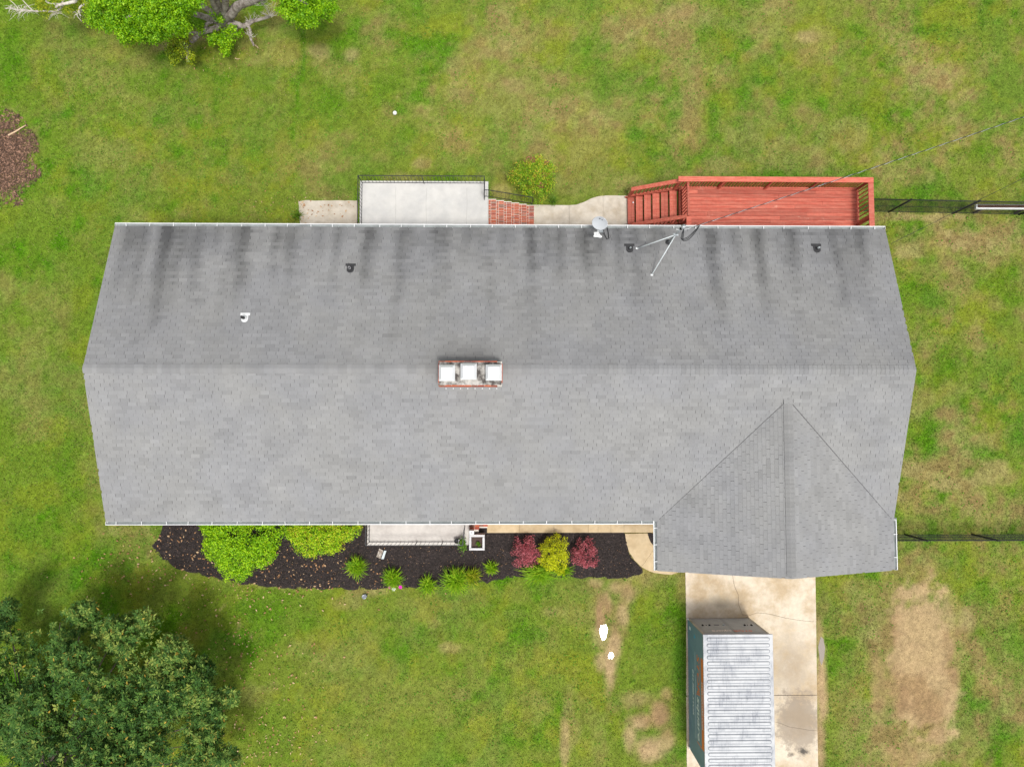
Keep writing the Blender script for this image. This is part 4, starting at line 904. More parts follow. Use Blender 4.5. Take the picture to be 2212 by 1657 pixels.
def lettering(s, size, o, right, up, material, parent, name='lettering', width=None, shear=0, bold=0, off=.003):
    cu = bpy.data.curves.new('t', 'FONT'); cu.body = s; cu.size = size; cu.shear = shear; cu.resolution_u = 3; cu.offset = bold
    ob = bpy.data.objects.new('t', cu); COL.objects.link(ob); dg = bpy.context.evaluated_depsgraph_get(); dg.update()
    me = bpy.data.meshes.new_from_object(ob.evaluated_get(dg)); bpy.data.objects.remove(ob)
    v = np.array([q.co[:] for q in me.vertices]); wdt = v[:,0].max()-v[:,0].min(); k = (width/wdt) if width else 1
    o = np.array(o, float); right = np.array(right, float); up = np.array(up, float); nn = np.cross(right, up)
    P = [o+right*((q[0]-v[:,0].min())*k)+up*q[1]+nn*off for q in v]
    mb = MB(); mb.add(P, [tuple(p.vertices) for p in me.polygons]); bpy.data.meshes.remove(me)
    return mb.build(name, material, parent)
def ny(v): return v/1.3562
S_, U_ = (0,-1,0), (0,0,1); wx = CXa-.006
def cy(vN, z): return at(1500, ny(vN), z)[1]
MB().box(wx-.004,wx,cy(2198,2.05),cy(1930,2.05),1.90,2.185).build('orange_band', MT['orange'], sp)
lettering('STOR', .46, (wx,cy(1919,1.5),1.36), S_, U_, MT['orange'], sp, width=cy(1919,1.5)-cy(2036,1.5), shear=.12, bold=.006)
lettering('square', .46, (wx,cy(2044,1.5),1.36), S_, U_, MT['letter'], sp, width=cy(2044,1.5)-cy(2170,1.5), shear=.12, bold=.006)
lettering('844-888-STOR', .22, (wx,cy(1960,.8),.72), S_, U_, MT['letter'], sp, width=cy(1960,.8)-cy(2094,.8), shear=.12, bold=.004)
lettering('STORSQUARE.COM', .17, (wx-.005,cy(1998,2.05),1.98), S_, U_, MT['letter'], sp, width=cy(1998,2.05)-cy(2138,2.05), shear=.1, bold=.003)
MB().box(wx-.003,wx,cy(2160,1.05),cy(1975,1.05),1.09,1.105).build('thin_line', MT['letter'], sp); MB().box(wx-.003,wx,cy(1962,1.05),cy(1907,1.05),1.09,1.105).build('thin_line', MT['letter'], sp)
MB().beam((wx-.002,cy(2168,1.2),1.28),(wx-.002,cy(2192,1.9),1.90),.004,.03).build('orange_stroke', MT['orange'], sp); MB().beam((wx-.002,cy(2030,1.2),1.25),(wx-.002,cy(2042,1.9),1.75),.004,.03).build('orange_stroke', MT['orange'], sp)
MB().add([(wx-.003,cy(1860,1.2),1.0),(wx-.003,cy(1868,1.2),1.25),(wx-.003,cy(1874,1.2),.98)], [(0,1,2)]).build('blue_mark', M('sky_blue_paint', (.08,.35,.55), .05), sp)
dn = CYa+.004
def dx_(uN, z): return at(ny(uN), 1362, z)[0]
lettering('STOR', .30, (dx_(2204,1.8),dn,1.70), (-1,0,0), U_, MT['redfade'], doors[1], width=dx_(2204,1.8)-dx_(2148,1.8), bold=.006, shear=.1)
lettering('square', .30, (dx_(2144,1.8),dn,1.70), (-1,0,0), U_, MT['pinkfade'], doors[0], width=dx_(2144,1.8)-dx_(2086,1.8), bold=.004, shear=.1)

# ------------------------------------------------------------------ satellite dish
dc = np.array(at(1295.5,483,4.72)); dish = thing('satellite_dish', at(1294,500,4.05), 'pale grey satellite dish on the back roof edge by the gutter', 'satellite dish')
el = R(44); az = R(200)                                         # faces south-south-west and up
nrm = Vector((math.cos(el)*math.sin(az), math.cos(el)*math.cos(az), math.sin(el))); hx = nrm.cross(Vector((0,0,1))).normalized(); hx = -hx; vy = nrm.cross(hx).normalized()
if vy.z < 0: vy = -vy
def DP(a, b, c): return tuple(Vector(dc)+hx*a+vy*b+nrm*c)
m = MB(); n = 28; rings = [0,.11,.18,.235,.25]; vs = [DP(0,0,-.055)]
for r_ in rings[1:]:
    for k in range(n): t = 2*math.pi*k/n; vs.append(DP(r_*1.06*math.cos(t), r_*math.sin(t), -.055+.055*(r_/.25)**2))
for k in range(n): t = 2*math.pi*k/n; vs.append(DP(.253*1.06*math.cos(t), .253*math.sin(t), -.012))
fs = [(0,1+k,1+(k+1)%n) for k in range(n)]
for i in range(len(rings)-1):
    for k in range(n): fs.append((1+i*n+k, 1+(i+1)*n+k, 1+(i+1)*n+(k+1)%n, 1+i*n+(k+1)%n))
ref = m.add(vs, fs).build('reflector', MT['dishgrey'], dish, True)
MB().add([DP(-.085,.13,-.032),DP(-.085,.175,-.024),DP(-.02,.155,-.03),DP(-.03,.135,-.035)], [(0,1,2,3)]).build('logo', MT['logo'], ref)
MB().add([DP(.0,.135,-.036),DP(.03,.15,-.032),DP(.065,.135,-.03),DP(.05,.118,-.036)], [(0,1,2,3)]).build('logo', MT['logo'], ref)
lnb = Vector(at(1291,508,4.75)); a0 = Vector(DP(.02,-.25,-.02))
MB().tube([a0, (a0+lnb)/2+Vector((.01,0,-.03)), lnb+Vector((.06,.0,0))], [.03,.026,.024], 8).build('feed_arm', MT['white'], dish, True)
lm = MB(); 
for dxx in (-.09,-.02): lm.tube([lnb+Vector((dxx,-.02,0)), lnb+Vector((dxx,.09,.02))], [.032,.036], 10)
lm.beam(lnb+Vector((-.14,-.04,0)), lnb+Vector((.14,-.06,-.01)), .05, .06); lm.beam(lnb+Vector((.0,-.03,0)), lnb+Vector((.11,-.06,0)), .09, .05); lm.build('receiver_head', MT['white'], dish)
ft = slope_at(1296,497)
MB().tube([ft, ft+np.array([0,0,.3]), Vector(DP(0,0,-.06))], .022, 8).build('mast_pipe', MT['galv'], dish, True)
MB().add([tuple(ft+np.array([a*.11,b*.11,-b*.11*PIT+c])) for c in (.012,.026) for a, b in ((-1,-1),(1,-1),(1,1),(-1,1))], [(0,3,2,1),(4,5,6,7),(0,1,5,4),(1,2,6,5),(2,3,7,6),(3,0,4,7)]).build('foot_plate', MT['galv'], dish)
cp = [slope_at(u,v)+np.array([0,0,h]) for u,v,h in ((1300,500,.25),(1307,512,.1),(1311,518,.05),(1315,516,.04),(1314,505,.05),(1311,494,.1))]
MB().tube(cp, .016, 6).build('cable_loop', MT['dark'], dish, True)

# ------------------------------------------------------------------ service mast, braces, cables
def zs(X, Y): return ((1820+X/8.51)/1.3562, (640+Y/8.51)/1.3562)
mb_ = slope_at(1443.5,524.5); sm = thing('service_mast', mb_, 'galvanised electric service mast with two long braces on the back roof', 'mast')
mtop = Vector((mb_[0], mb_[1], mb_[2]+1.86)); mfoot = Vector((mb_[0], mb_[1], mb_[2]-.1)); MB().lathe(tuple(mb_), [(.11,-.02),(.10,.03),(.05,.09),(.04,.11)], 14).build('flashing', MT['dark'], sm)
MB().tube([mfoot, mtop], .035, 10).build('pole', MT['galv'], sm, True)
MB().tube([mtop+Vector((-.03,-.02,-.02)), mtop+Vector((0,0,.10)), mtop+Vector((.04,.02,.12)), mtop+Vector((.08,.03,.04))], [.05,.075,.07,.04], 10).build('weatherhead', MT['galv'], sm, True)
mj = Vector(at(*zs(1310,440), 5.25)); mj = Vector((mtop.x-.02, mtop.y-.03, mtop.z-.72))
for X, Y in ((390,755),(757,1415)):
    q = slope_at(*zs(X,Y)); q = Vector(q)+Vector((0,0,.02))
    b = MB(); b.tube([mj, q], .018, 8); bo = b.build('brace', MT['brace'], sm, True); MB().box(q.x-.04,q.x+.04,q.y-.03,q.y+.03,q.z-.02,q.z+.015).build('brace_foot', MT['white'], bo)
MB().beam(mj+Vector((-.08,.03,0)), mj+Vector((.08,-.02,.0)), .05, .06).build('clamp', MT['galv'], sm)
ins = mtop+Vector((.02,.0,-.25)); MB().beam(ins+Vector((-.14,.02,.0)), ins+Vector((.04,.0,.0)), .03, .03).build('insulator', MT['white'], sm)
wend = Vector(at(2212,249,7.0)); wst = Vector(at(*zs(1650,265), 5.85)); ext = wend+(wend-wst)*.7
def cat(a, b, sag, n): return [a+(b-a)*(k/n)+Vector((0,0,-sag*4*(k/n)*(1-k/n))) for k in range(n+1)]
for j, (dx, zz) in enumerate(((0.0,.0),(.03,.02),(.06,.01))):
    pts = [mtop+Vector((.06,.02,.05)), mtop+Vector((.02+dx,-.2,-.1)), mtop+Vector((.06+dx,-.28-dx,-.3)), mtop+Vector((.26+dx,-.22-dx,-.3)), mtop+Vector((.46+dx,-.04,-.15)), wst+Vector((.42,.16,.02))]
    P = []
    for i in range(len(pts)-1):
        p0, p1, p2, p3 = pts[max(i-1,0)], pts[i], pts[i+1], pts[min(i+2,len(pts)-1)]
        for t in np.linspace(0, 1, 6)[:-1]:
            P.append(.5*((2*p1)+(-p0+p2)*t+(2*p0-5*p1+4*p2-p3)*t*t+(-p0+3*p1-3*p2+p3)*t**3))
    P.append(pts[-1]); MB().tube(P, .011, 6).build('drip_loop', MT['black'], sm, True)
MB().tube([ins, wst, wst+Vector((.3,.1,.0))], .012, 6).build('dead_end_grip', MT['white'], sm, True)
pl = thing('power_line', wst, 'twisted overhead power cable running from the roof mast to upper right', 'cable')
base = cat(wst, ext, .35, 420); dirn = (ext-wst).normalized(); sx = dirn.cross(Vector((0,0,1))).normalized(); sy = sx.cross(dirn)
for j, mtl in enumerate((MT['galv'],MT['black'],MT['black'])):
    P = [p+(sx*math.cos(k*.62+j*2.094)+sy*math.sin(k*.62+j*2.094))*.009 for k, p in enumerate(base)]
    MB().tube(P, .0065 if j else .006, 5, caps=False).build('strand', mtl, pl, True)
a = Vector(at(1912,529,3.2)); a = Vector((12.95, a.y-.15, 3.2)); b = Vector(at(2212,385,4.9)); b2 = b+(b-Vector(at(1925,545,3.3)))*.6
q = MB().tube(cat(Vector(at(1924,527,3.3)), b, .12, 30)+[b2], .008, 5).build('phone_line', MT['black']); tag(q, 'thin black wire crossing the back fence to the house gable', 'cable')

# ------------------------------------------------------------------ chain link fences
def fence(p0, p1, H, posts, label, braces=()):
    t = thing('chain_link_fence', p0, label, 'fence'); p0 = Vector(p0); p1 = Vector(p1); d = (p1-p0); Lf = d.length; d.normalize(); up = Vector((0,0,1))
    for s in posts:
        q = p0+d*s; MB().tube([q, q+up*(H+.05)], .036, 10).build('post', MT['chain'], t, True); MB().lathe(q+up*(H+.05), [(.042,0),(.03,.03),(.005,.045)], 10).build('post_cap', MT['chain'], t)
    MB().tube([p0+up*H, p1+up*H], .023, 8).build('top_rail', MT['chain'], t, True); MB().tube([p0+up*(H*.48), p1+up*(H*.48)], .010, 6).build('tension_wire', MT['chain'], t); MB().tube([p0+up*.06, p1+up*.06], .012, 6).build('bottom_rail', MT['chain'], t)
    w = MB(); st = .075; n = int(Lf/st); k0 = int(H/st)
    nx_ = d.cross(up).normalized()*.004
    for k in range(-k0, n+1):
        for s in (1,-1):
            a0 = k*st; a1 = k*st+H
            if s == -1: a0, a1 = a1, a0
            z0, z1 = .05, H
            def clip(a, za, b, zb):
                if a < 0: za = za+(zb-za)*(0-a)/(b-a); a = 0
                if a > Lf: za = za+(zb-za)*(Lf-a)/(b-a); a = Lf
                return a, za
            if max(a0,a1) <= 0 or min(a0,a1) >= Lf: continue
            A0 = clip(a0,z0,a1,z1); A1 = clip(a1,z1,a0,z0)
            P0 = p0+d*A0[0]+up*A0[1]+nx_*s; P1 = p0+d*A1[0]+up*A1[1]+nx_*s
            if (P1-P0).length > .02: w.beam(P0, P1, .0036, .0036)
    tag(w.build('wire_mesh', MT['chain'], t), kind='stuff')
    return t
fy = 6.86
fence((14.3,fy+.04,0),(24.5,fy-.12,0),1.58,[1.47,4.12,6.85,9.6],'black chain link fence running right from the red deck')
fence((13.45,-6.17,0),(24.5,-6.17,0),1.42,[.25,2.6,5.3,8.0],'black chain link fence beside the front corner of the garage')
# dropped length of gutter by the back fence
ga = at(2112,446,.9); gb = at(2212,449.5,.9)
g = thing('gutter_length', (ga[0]+2,ga[1],0), 'long white gutter section lying along the black back fence', 'gutter'); x0, x1, yc, zg = ga[0], 24.0, ga[1], .78
MB().box(x0,x1,yc-.10,yc-.055,zg,zg+.12).build('lip', MT['white'], g); MB().box(x0,x1,yc-.055,yc+.07,zg,zg+.012).build('trough', MT['trough'], g); MB().box(x0,x1,yc+.07,yc+.082,zg,zg+.11).build('back_edge', MT['galv'], g); MB().box(x0-.05,x0-.002,yc-.10,yc+.082,zg,zg+.11).build('end_cap', MT['white'], g)
MB().box(x0+.02,x1,yc-.05,yc+.065,zg+.014,zg+.05).build('debris', MT['brownmulch'], g)
for k in range(4): MB().box(x0+.4+k*1.7,x0+.46+k*1.7,yc-.04,yc+.04,0,zg-.002).build('prop', MT['darkbark'], g)

# ------------------------------------------------------------------ front porch, planter, pots
fp = thing('front_porch', (-3.3,-5.6,0), 'low concrete front porch with dark iron railing', 'porch')
FX0, FX1, FY, FZ = -5.27, -1.31, -6.47, .42
MB().box(FX0+.04,FX1-.04,FY+.04,-4.6,-.05,FZ-.102).build('porch_base', MT['wallbrick'], fp); MB().cbox(FX0,FX1,FY,-4.6,FZ-.10,FZ,.01).build('porch_slab', MT['fporch'], fp)
railing(fp, [(FX0+.10,-4.75,FZ),(FX0+.10,FY+.13,FZ),(FX0+1.95,FY+.13,FZ),(FX0+2.95,FY+.13,FZ),(FX1-.2,FY+.13,FZ),(FX1-.16,-5.75,FZ)], .84, .07, .15)
fs_ = thing('front_steps', (-.9,-5.3,0), 'small brick steps at the right end of the front porch', 'steps')
sx0 = FX1+.005
MB().box(sx0,sx0+.36,-6.0,-4.65,-.05,.235).build('mortar_bed', MT['mortar'], fs_); MB().box(sx0+.361,sx0+.70,-5.86,-4.65,-.05,.09).build('mortar_bed', MT['mortar'], fs_)
fb = MB().cbox(-.098,.098,-.042,.042,0,.05,.004).mesh('brick', MT['brick'])
for r_, (xb, zb, ye) in enumerate(((sx0+.11,.215,-5.95),(sx0+.30,.217,-5.95),(sx0+.47,.07,-5.82),(sx0+.63,.072,-5.82))):
    y = -4.72
    while y > ye: inst('brick', fb, (xb,y,zb), fs_, scale=(.88 if r_ in (1,3) else .95,1,1)); y -= .095
pa = at(1013.3,1155,.55); pb = at(1046.8,1188.6,.55); bxm = thing('planter_box', ((pa[0]+pb[0])/2,(pa[1]+pb[1])/2,0), 'square white planter box with bare soil beside the porch steps', 'planter')
x0, x1, y0, y1 = pa[0], pb[0], pb[1], pa[1]; tw = .085
for (a,b,c_,d_) in ((x0,x1,y0,y0+tw),(x0,x1,y1-tw,y1),(x0,x0+tw,y0+tw+.002,y1-tw-.002),(x1-tw,x1,y0+tw+.002,y1-tw-.002)): MB().cbox(a,b,c_,d_,0,.55,.008).build('side_board', MT['potwhite'], bxm)
MB().box(x0+tw+.002,x1-tw-.002,y0+tw+.002,y1-tw-.002,0,.40).build('soil', MT['soil'], bxm)
qa = at(1013.5,1146,.9); qb = at(1024,1155,.9); wp = thing('porch_pillar', ((qa[0]+qb[0])/2,(qa[1]+qb[1])/2,0), 'short white square post at the front porch corner', 'post')
MB().cbox(qa[0]+.02,qb[0]-.02,qb[1]+.02,qa[1]-.02,0,.86,.006).build('shaft', MT['white'], wp); MB().cbox(qa[0],qb[0],qb[1],qa[1],.862,.9,.01).build('cap', MT['white'], wp); MB().lathe(((qa[0]+qb[0])/2,(qa[1]+qb[1])/2,.9), [(.025,0),(.02,.012)], 10).build('bolt', MT['pvc'], wp)
pc = at(998,1171,.75); pot = thing('flower_pot', (pc[0],pc[1],FZ), 'white rimmed pot with trailing green plant on the front porch', 'flower pot')
MB().lathe((pc[0],pc[1],FZ+.002), [(.10,0),(.14,.26),(.155,.28),(.155,.30),(.13,.30),(.125,.24)], 18).build('pot', MT['potwhite'], pot, True); MB().lathe((pc[0],pc[1],FZ+.22), [(.124,0),(.124,.03)], 14).build('soil', MT['soil'], pot)
p2 = at(986.5,1169,.65); dp = thing('dark_pot_shape', (p2[0],p2[1],FZ), 'small black pot shape left of the white rimmed pot', 'flower pot')  # black pot shape for the dark mark left of the white pot
MB().lathe((p2[0],p2[1],FZ+.002), [(.07,0),(.10,.2),(.10,.22),(.085,.22),(.08,.17)], 14).build('pot', MT['dark'], dp, True); MB().lathe((p2[0],p2[1],FZ+.15), [(.078,0),(.078,.02)], 12).build('soil', MT['soil'], dp)
# tent-shaped garden sign, lawn light, ball, bits of wood
sc = at(823,1197,.15); sg = thing('garden_sign', (sc[0],sc[1],.03), 'small pale tent shaped marker lying in the mulch below the porch', 'garden marker')
ca, sa = math.cos(R(-18)), math.sin(R(-18))
def SP(a, b, c): return (sc[0]+a*ca-b*sa, sc[1]+a*sa+b*ca, .03+c)
MB().add([SP(-.15,-.17,0),SP(-.15,.17,0),SP(.04,.17,.12),SP(.04,-.17,.12),SP(-.15,-.17,.015),SP(-.15,.17,.015),SP(.04,.17,.135),SP(.04,-.17,.135)], [(0,1,2,3),(7,6,5,4),(0,4,5,1),(1,5,6,2),(2,6,7,3),(3,7,4,0)]).build('face', MT['signp'], sg)
MB().add([SP(.07,-.17,.12),SP(.07,.17,.12),SP(.14,.17,0),SP(.14,-.17,0),SP(.07,-.17,.135),SP(.07,.17,.135),SP(.15,.17,.012),SP(.15,-.17,.012)], [(0,1,2,3),(7,6,5,4),(0,4,5,1),(1,5,6,2),(2,6,7,3),(3,7,4,0)]).build('back_face', MT['letter'], sg)
lc = at(788,1288,.05); lg = thing('lawn_light', (lc[0],lc[1],0), 'small grey lamp lying on the front lawn by the mulch', 'lawn light')
MB().beam((lc[0]-.08,lc[1]-.05,.07),(lc[0]+.07,lc[1]+.06,.09),.13,.07).build('lamp_body', MT['greyp'], lg); MB().beam((lc[0]+.02,lc[1]-.08,.08),(lc[0]-.06,lc[1]+.07,.11),.08,.02).build('solar_panel', MT['dishgrey'], lg); MB().tube([(lc[0]+.05,lc[1]+.05,.08),(lc[0]+.12,lc[1]+.1,.0)], .012, 6).build('spike', MT['black'], lg)
bc_ = at(853,245,.07); bl = MB(); prof = [(.085*math.sin(t), .085-.085*math.cos(t)) for t in np.linspace(.05, math.pi-.05, 10)]
tag(bl.lathe((bc_[0],bc_[1],0), prof, 16).build('ball', MT['ballw'], None, True), 'small white ball lying on the back lawn', 'ball')
def stick(name, pts, r, material, label):
    P = [Vector(at(u,v,.06)) for u,v in pts]; n = len(P); tag(MB().tube(P, list(np.linspace(r, r*.5, n)), 6).build(name, material, None, True), label, 'branch')
stick('fallen_branch', [(18,293),(35,284),(44,278),(56,271)], .035, MT['wood'], 'pale broken branch lying across the brown mulch patch')
stick('wood_scrap', [(550,98),(556,102),(558,105)], .03, MT['wood'], 'pale wood scrap on the back lawn below the right bare limb')
stick('twig', [(508,127),(513,128.5),(518,128)], .02, MT['wood'], 'short pale twig on the back lawn below the leafy sprouts')
# ------------------------------------------------------------------ foliage
def leaves(P, Ndir, L, W, r, fold=.25, droop=.3, jit=.6):
    """one leaf-shaped quad per point: P points, Ndir outward directions"""
    n = len(P); nr = Ndir+jit*r.standard_normal((n,3)); nr /= np.linalg.norm(nr, axis=1)[:,None]
    t = r.standard_normal((n,3))+Ndir*.5; t -= (t*nr).sum(1)[:,None]*nr; t /= np.linalg.norm(t, axis=1)[:,None]+1e-9
    s = np.cross(nr, t); l = (L*(.65+.7*r.random(n)))[:,None]; w = (W*(.7+.6*r.random(n)))[:,None]
    tip = P+t*l; tip[:,2] -= droop*l[:,0]*r.random(n); mid = P+t*l*.48+nr*l*.06
    return np.stack([P, mid+s*w-nr*w*fold, tip, mid-s*w-nr*w*fold], 1)
def foliage(name, puffs, material, parent, n_each, L, W, seed, lo=0., hi=1., flat=.85, jit=.6, droop=.3, upbias=.35, shell=.55, kind='stuff'):
    r = np.random.default_rng(seed); Vs = []; Ts = []
    for (x,y,z,rad) in puffs:
        n = max(6, int(n_each*rad*rad)); d = r.standard_normal((n,3)); d[:,2] += upbias; d /= np.linalg.norm(d, axis=1)[:,None]
        k = rad*(shell+(1-shell)*r.random(n)**.6)*(1+.12*r.standard_normal(n)); P = np.array([x,y,z])+d*k[:,None]*np.array([1,1,flat])
        P[:,2] = np.maximum(P[:,2], .05); q = leaves(P, d, L, W, r, droop=droop, jit=jit); Vs.append(q)
        b = r.uniform(-.28,.28); Ts.append(np.clip(lo+(hi-lo)*(.5+b+.24*r.standard_normal(n)), 0, 1))
    V = np.concatenate(Vs); t = np.repeat(np.concatenate(Ts), 4)
    o = np_obj(name, V.reshape(-1,3), np.arange(len(V)*4).reshape(-1,4), material, parent, t)
    return tag(o, kind=kind) if kind else o
def dome_puffs(cx, cy, rx, ry, h, n, rad, seed, z0=.15):
    """small overlapping tufts over a rounded bush"""
    r = np.random.default_rng(seed); out = []
    for i in range(n):
        a = r.uniform(0, 2*math.pi); u = math.sqrt(r.random()); q = 1-.08*r.random()
        q *= 1+.10*math.sin(3*a+seed)+.07*math.sin(7*a+seed*2); x = cx+rx*u*math.cos(a)*q; y = cy+ry*u*math.sin(a)*q; z = z0+(h-z0)*math.sqrt(max(0,1-u*u*.92))*(1+.07*r.standard_normal())
        out.append((x,y,z,rad*(.7+.6*r.random())))
    return out
LF = dict(
 lime=M_leaf('lime_leaf', [(0,(.120,.299,.008)),(.45,(.280,.548,.008)),(1,(.520,.747,.015))], .5, .3), limeor=M_leaf('lime_orange_leaf', [(0,(.161,.358,.010)),(.4,(.347,.602,.012)),(.75,(.559,.715,.020)),(1,(.670,.520,.050))], .5, .3),
 red=M_leaf('barberry_leaf', [(0,(.17,.04,.045)),(.5,(.52,.11,.14)),(1,(.68,.24,.27))], .5, .25), yellow=M_leaf('golden_leaf', [(0,(.260,.325,.008)),(.5,(.600,.650,.010)),(1,(.800,.806,.024))], .5, .3),
 lily=M_leaf('daylily_leaf', [(0,(.09,.23,.006)),(.5,(.22,.43,.008)),(1,(.42,.56,.03))], .45, .3), lilyy=M_leaf('daylily_yellow_leaf', [(0,(.12,.23,.008)),(.5,(.30,.40,.012)),(1,(.56,.50,.05))], .45, .3),
 maple=M_leaf('maple_leaf', [(0,(.096,.252,.005)),(.5,(.224,.476,.007)),(1,(.393,.616,.011))], .5, .35), yg=M_leaf('yellow_green_leaf', [(0,(.13,.23,.012)),(.5,(.29,.38,.012)),(1,(.48,.46,.02))], .5, .3),
 mag=M_leaf('magnolia_leaf', [(0,(.028,.080,.016)),(.5,(.072,.158,.026)),(.88,(.22,.30,.06)),(1,(.42,.30,.05))], .55, .15, .18), mix=M_leaf('autumn_mixed_leaf', [(0,(.084,.263,.012)),(.4,(.239,.459,.014)),(.7,(.453,.524,.030)),(1,(.619,.410,.060))], .5, .25),
 pink=M_leaf('pink_tip_leaf', [(0,(.28,.07,.06)),(1,(.48,.16,.13))], .5, .25), weed=M_leaf('weed_leaf', [(0,(.06,.16,.012)),(1,(.17,.31,.02))], .5, .3))
def stems(t, cx, cy, h, n, spread, material, r0=.018, seed=1):
    r = random.Random(seed); m = MB()
    for k in range(n):
        a = r.uniform(0, 2*math.pi); s = r.uniform(.3,1)*spread; m.tube([(cx+.04*math.cos(a),cy+.04*math.sin(a),-.02),(cx+s*.5*math.cos(a),cy+s*.5*math.sin(a),h*.5),(cx+s*math.cos(a),cy+s*math.sin(a),h)], [r0,r0*.8,r0*.5], 5)
    m.build('stems', material, t)
def shrub(u, v, z, rx, ry, h, mat_, label, seed, npuff, rad, n_each, L, W, extra=None, **kw):
    p = at(u, v, z); t = thing('shrub', (p[0],p[1],0), label, 'shrub'); stems(t, p[0], p[1], h*.7, 9, min(rx,ry)*.6, MT['darkbark'], seed=seed)
    foliage('foliage', dome_puffs(p[0], p[1], rx, ry, h, npuff, rad, seed), mat_, t, n_each, L, W, seed, **kw); return t, p
shrub(519,1146,.9,1.68,1.75,1.5,LF['lime'],'big lime green shrub, left of the two at the front eave',101,760,.16,1500,.060,.022,jit=.5)
shrub(690,1137,.8,1.42,1.15,1.25,LF['limeor'],'lime and orange tinged shrub, right of the two at the front eave',102,560,.14,1700,.052,.019,jit=.5)
shrub(1138,1194.5,.5,.58,.58,.85,LF['red'],'round crimson shrub left of the golden shrub',103,110,.10,2600,.052,.013,jit=.9)
shrub(1264.5,1196.5,.5,.55,.56,.8,LF['red'],'round crimson shrub right of the golden shrub',104,100,.10,2600,.052,.013,jit=.9)
shrub(1197,1197,.6,.62,.72,1.05,LF['yellow'],'golden yellow shrub between two crimson shrubs',105,170,.11,2400,.050,.016,jit=.8)
t, p = shrub(1153,385,.6,.85,.85,1.15,LF['mix'],'green and orange shrub beside the back brick steps',106,190,.15,1400,.058,.018,jit=.8)
foliage('pink_shoots', [(at(1140,346,1.0)[0],at(1140,346,1.0)[1],1.0,.13),(at(1152,345,1.0)[0],at(1152,345,1.0)[1],1.0,.12),(at(1180,352,.9)[0],at(1180,352,.9)[1],.9,.1),(at(1175,375,1.1)[0],at(1175,375,1.1)[1],1.05,.12),(at(1168,400,1.0)[0],at(1168,400,1.0)[1],1.0,.12)], LF['pink'], t, 2600, .07, .02, 7)
def clump(u, v, rad, h, nb, mat_, label, seed, group=None, sq=1.0, name='daylily', cat_='plant'):
    p = at(u, v, .15); t = thing(name, (p[0],p[1],0), label, cat_); r = np.random.default_rng(seed); V = []; F = []; T = []
    for k in range(int(nb*1.9)):
        a = r.uniform(0, 2*math.pi); ca, sa = math.cos(a), math.sin(a)*sq; ln = rad*(.15+.85*r.random()); hh = h*(.7+.7*r.random()); w = .006+.006*r.random(); o_ = r.uniform(0,2*math.pi); b0 = np.array([p[0],p[1],0])+np.array([math.cos(o_),math.sin(o_)*sq,0])*rad*.45*r.random()
        pt = [b0, b0+np.array([ca*ln*.35,sa*ln*.35,hh*.8]), b0+np.array([ca*ln*.75,sa*ln*.75,hh]), b0+np.array([ca*ln*1.05,sa*ln*1.05,hh*(.45+.4*r.random())])]
        sd = np.array([-sa,ca,0]); ws = [w*.8,w,w*.8,.001]; i0 = len(V)
        for q, ww in zip(pt, ws): V += [q-sd*ww, q+sd*ww]
        F += [[i0+2*j,i0+2*j+1,i0+2*j+3,i0+2*j+2] for j in range(3)]; T += [float(np.clip(.5+.25*r.standard_normal(),0,1))]*8
    tag(np_obj('leaf_blades', np.array(V), np.array(F), mat_, t, np.array(T)), kind='stuff'); MB().lathe((p[0],p[1],-.01), [(.04,0),(.03,.04)], 8).build('crown_base', MT['darkbark'], t); return t, p
clump(771,1223,.46,.38,210,LF['lily'],'grassy green clump below the left end of the front porch',201)
clump(849,1248,.46,.38,210,LF['lily'],'grassy clump with magenta flowers at the mulch edge',202)
clump(925,1262,.42,.34,150,LF['lily'],'dark green clump at the mulch edge, leftmost of the row of three',203)
clump(985,1252,.58,.45,330,LF['lily'],'largest bright grassy clump at the mulch edge, middle of the row of three',204)
clump(1020,1243,.40,.40,160,LF['lilyy'],'yellowing grassy clump at the mulch edge, rightmost of the row of three',205)
clump(1061,1226,.32,.28,120,LF['lily'],'small grassy clump alone below the planter box',206)
clump(1165,1238,.72,.38,330,LF['lily'],'wide low grassy clump below the left crimson shrub',207,sq=.6)
clump(1216,1232,.42,.32,150,LF['lily'],'low grassy clump below the golden shrub',208,sq=.8)
clump(1195,434,.26,.2,26,LF['weed'],'leafy weed at the edge of the back walk',209,name='weed'); clump(642,466,.3,.28,36,LF['weed'],'leafy weed at the left end of the side pad',210,name='weed')
tp, p = clump(1034,1171,.12,.12,34,LF['weed'],'tiny green seedling growing in the planter box',211,name='seedling'); tp.location.z = .40
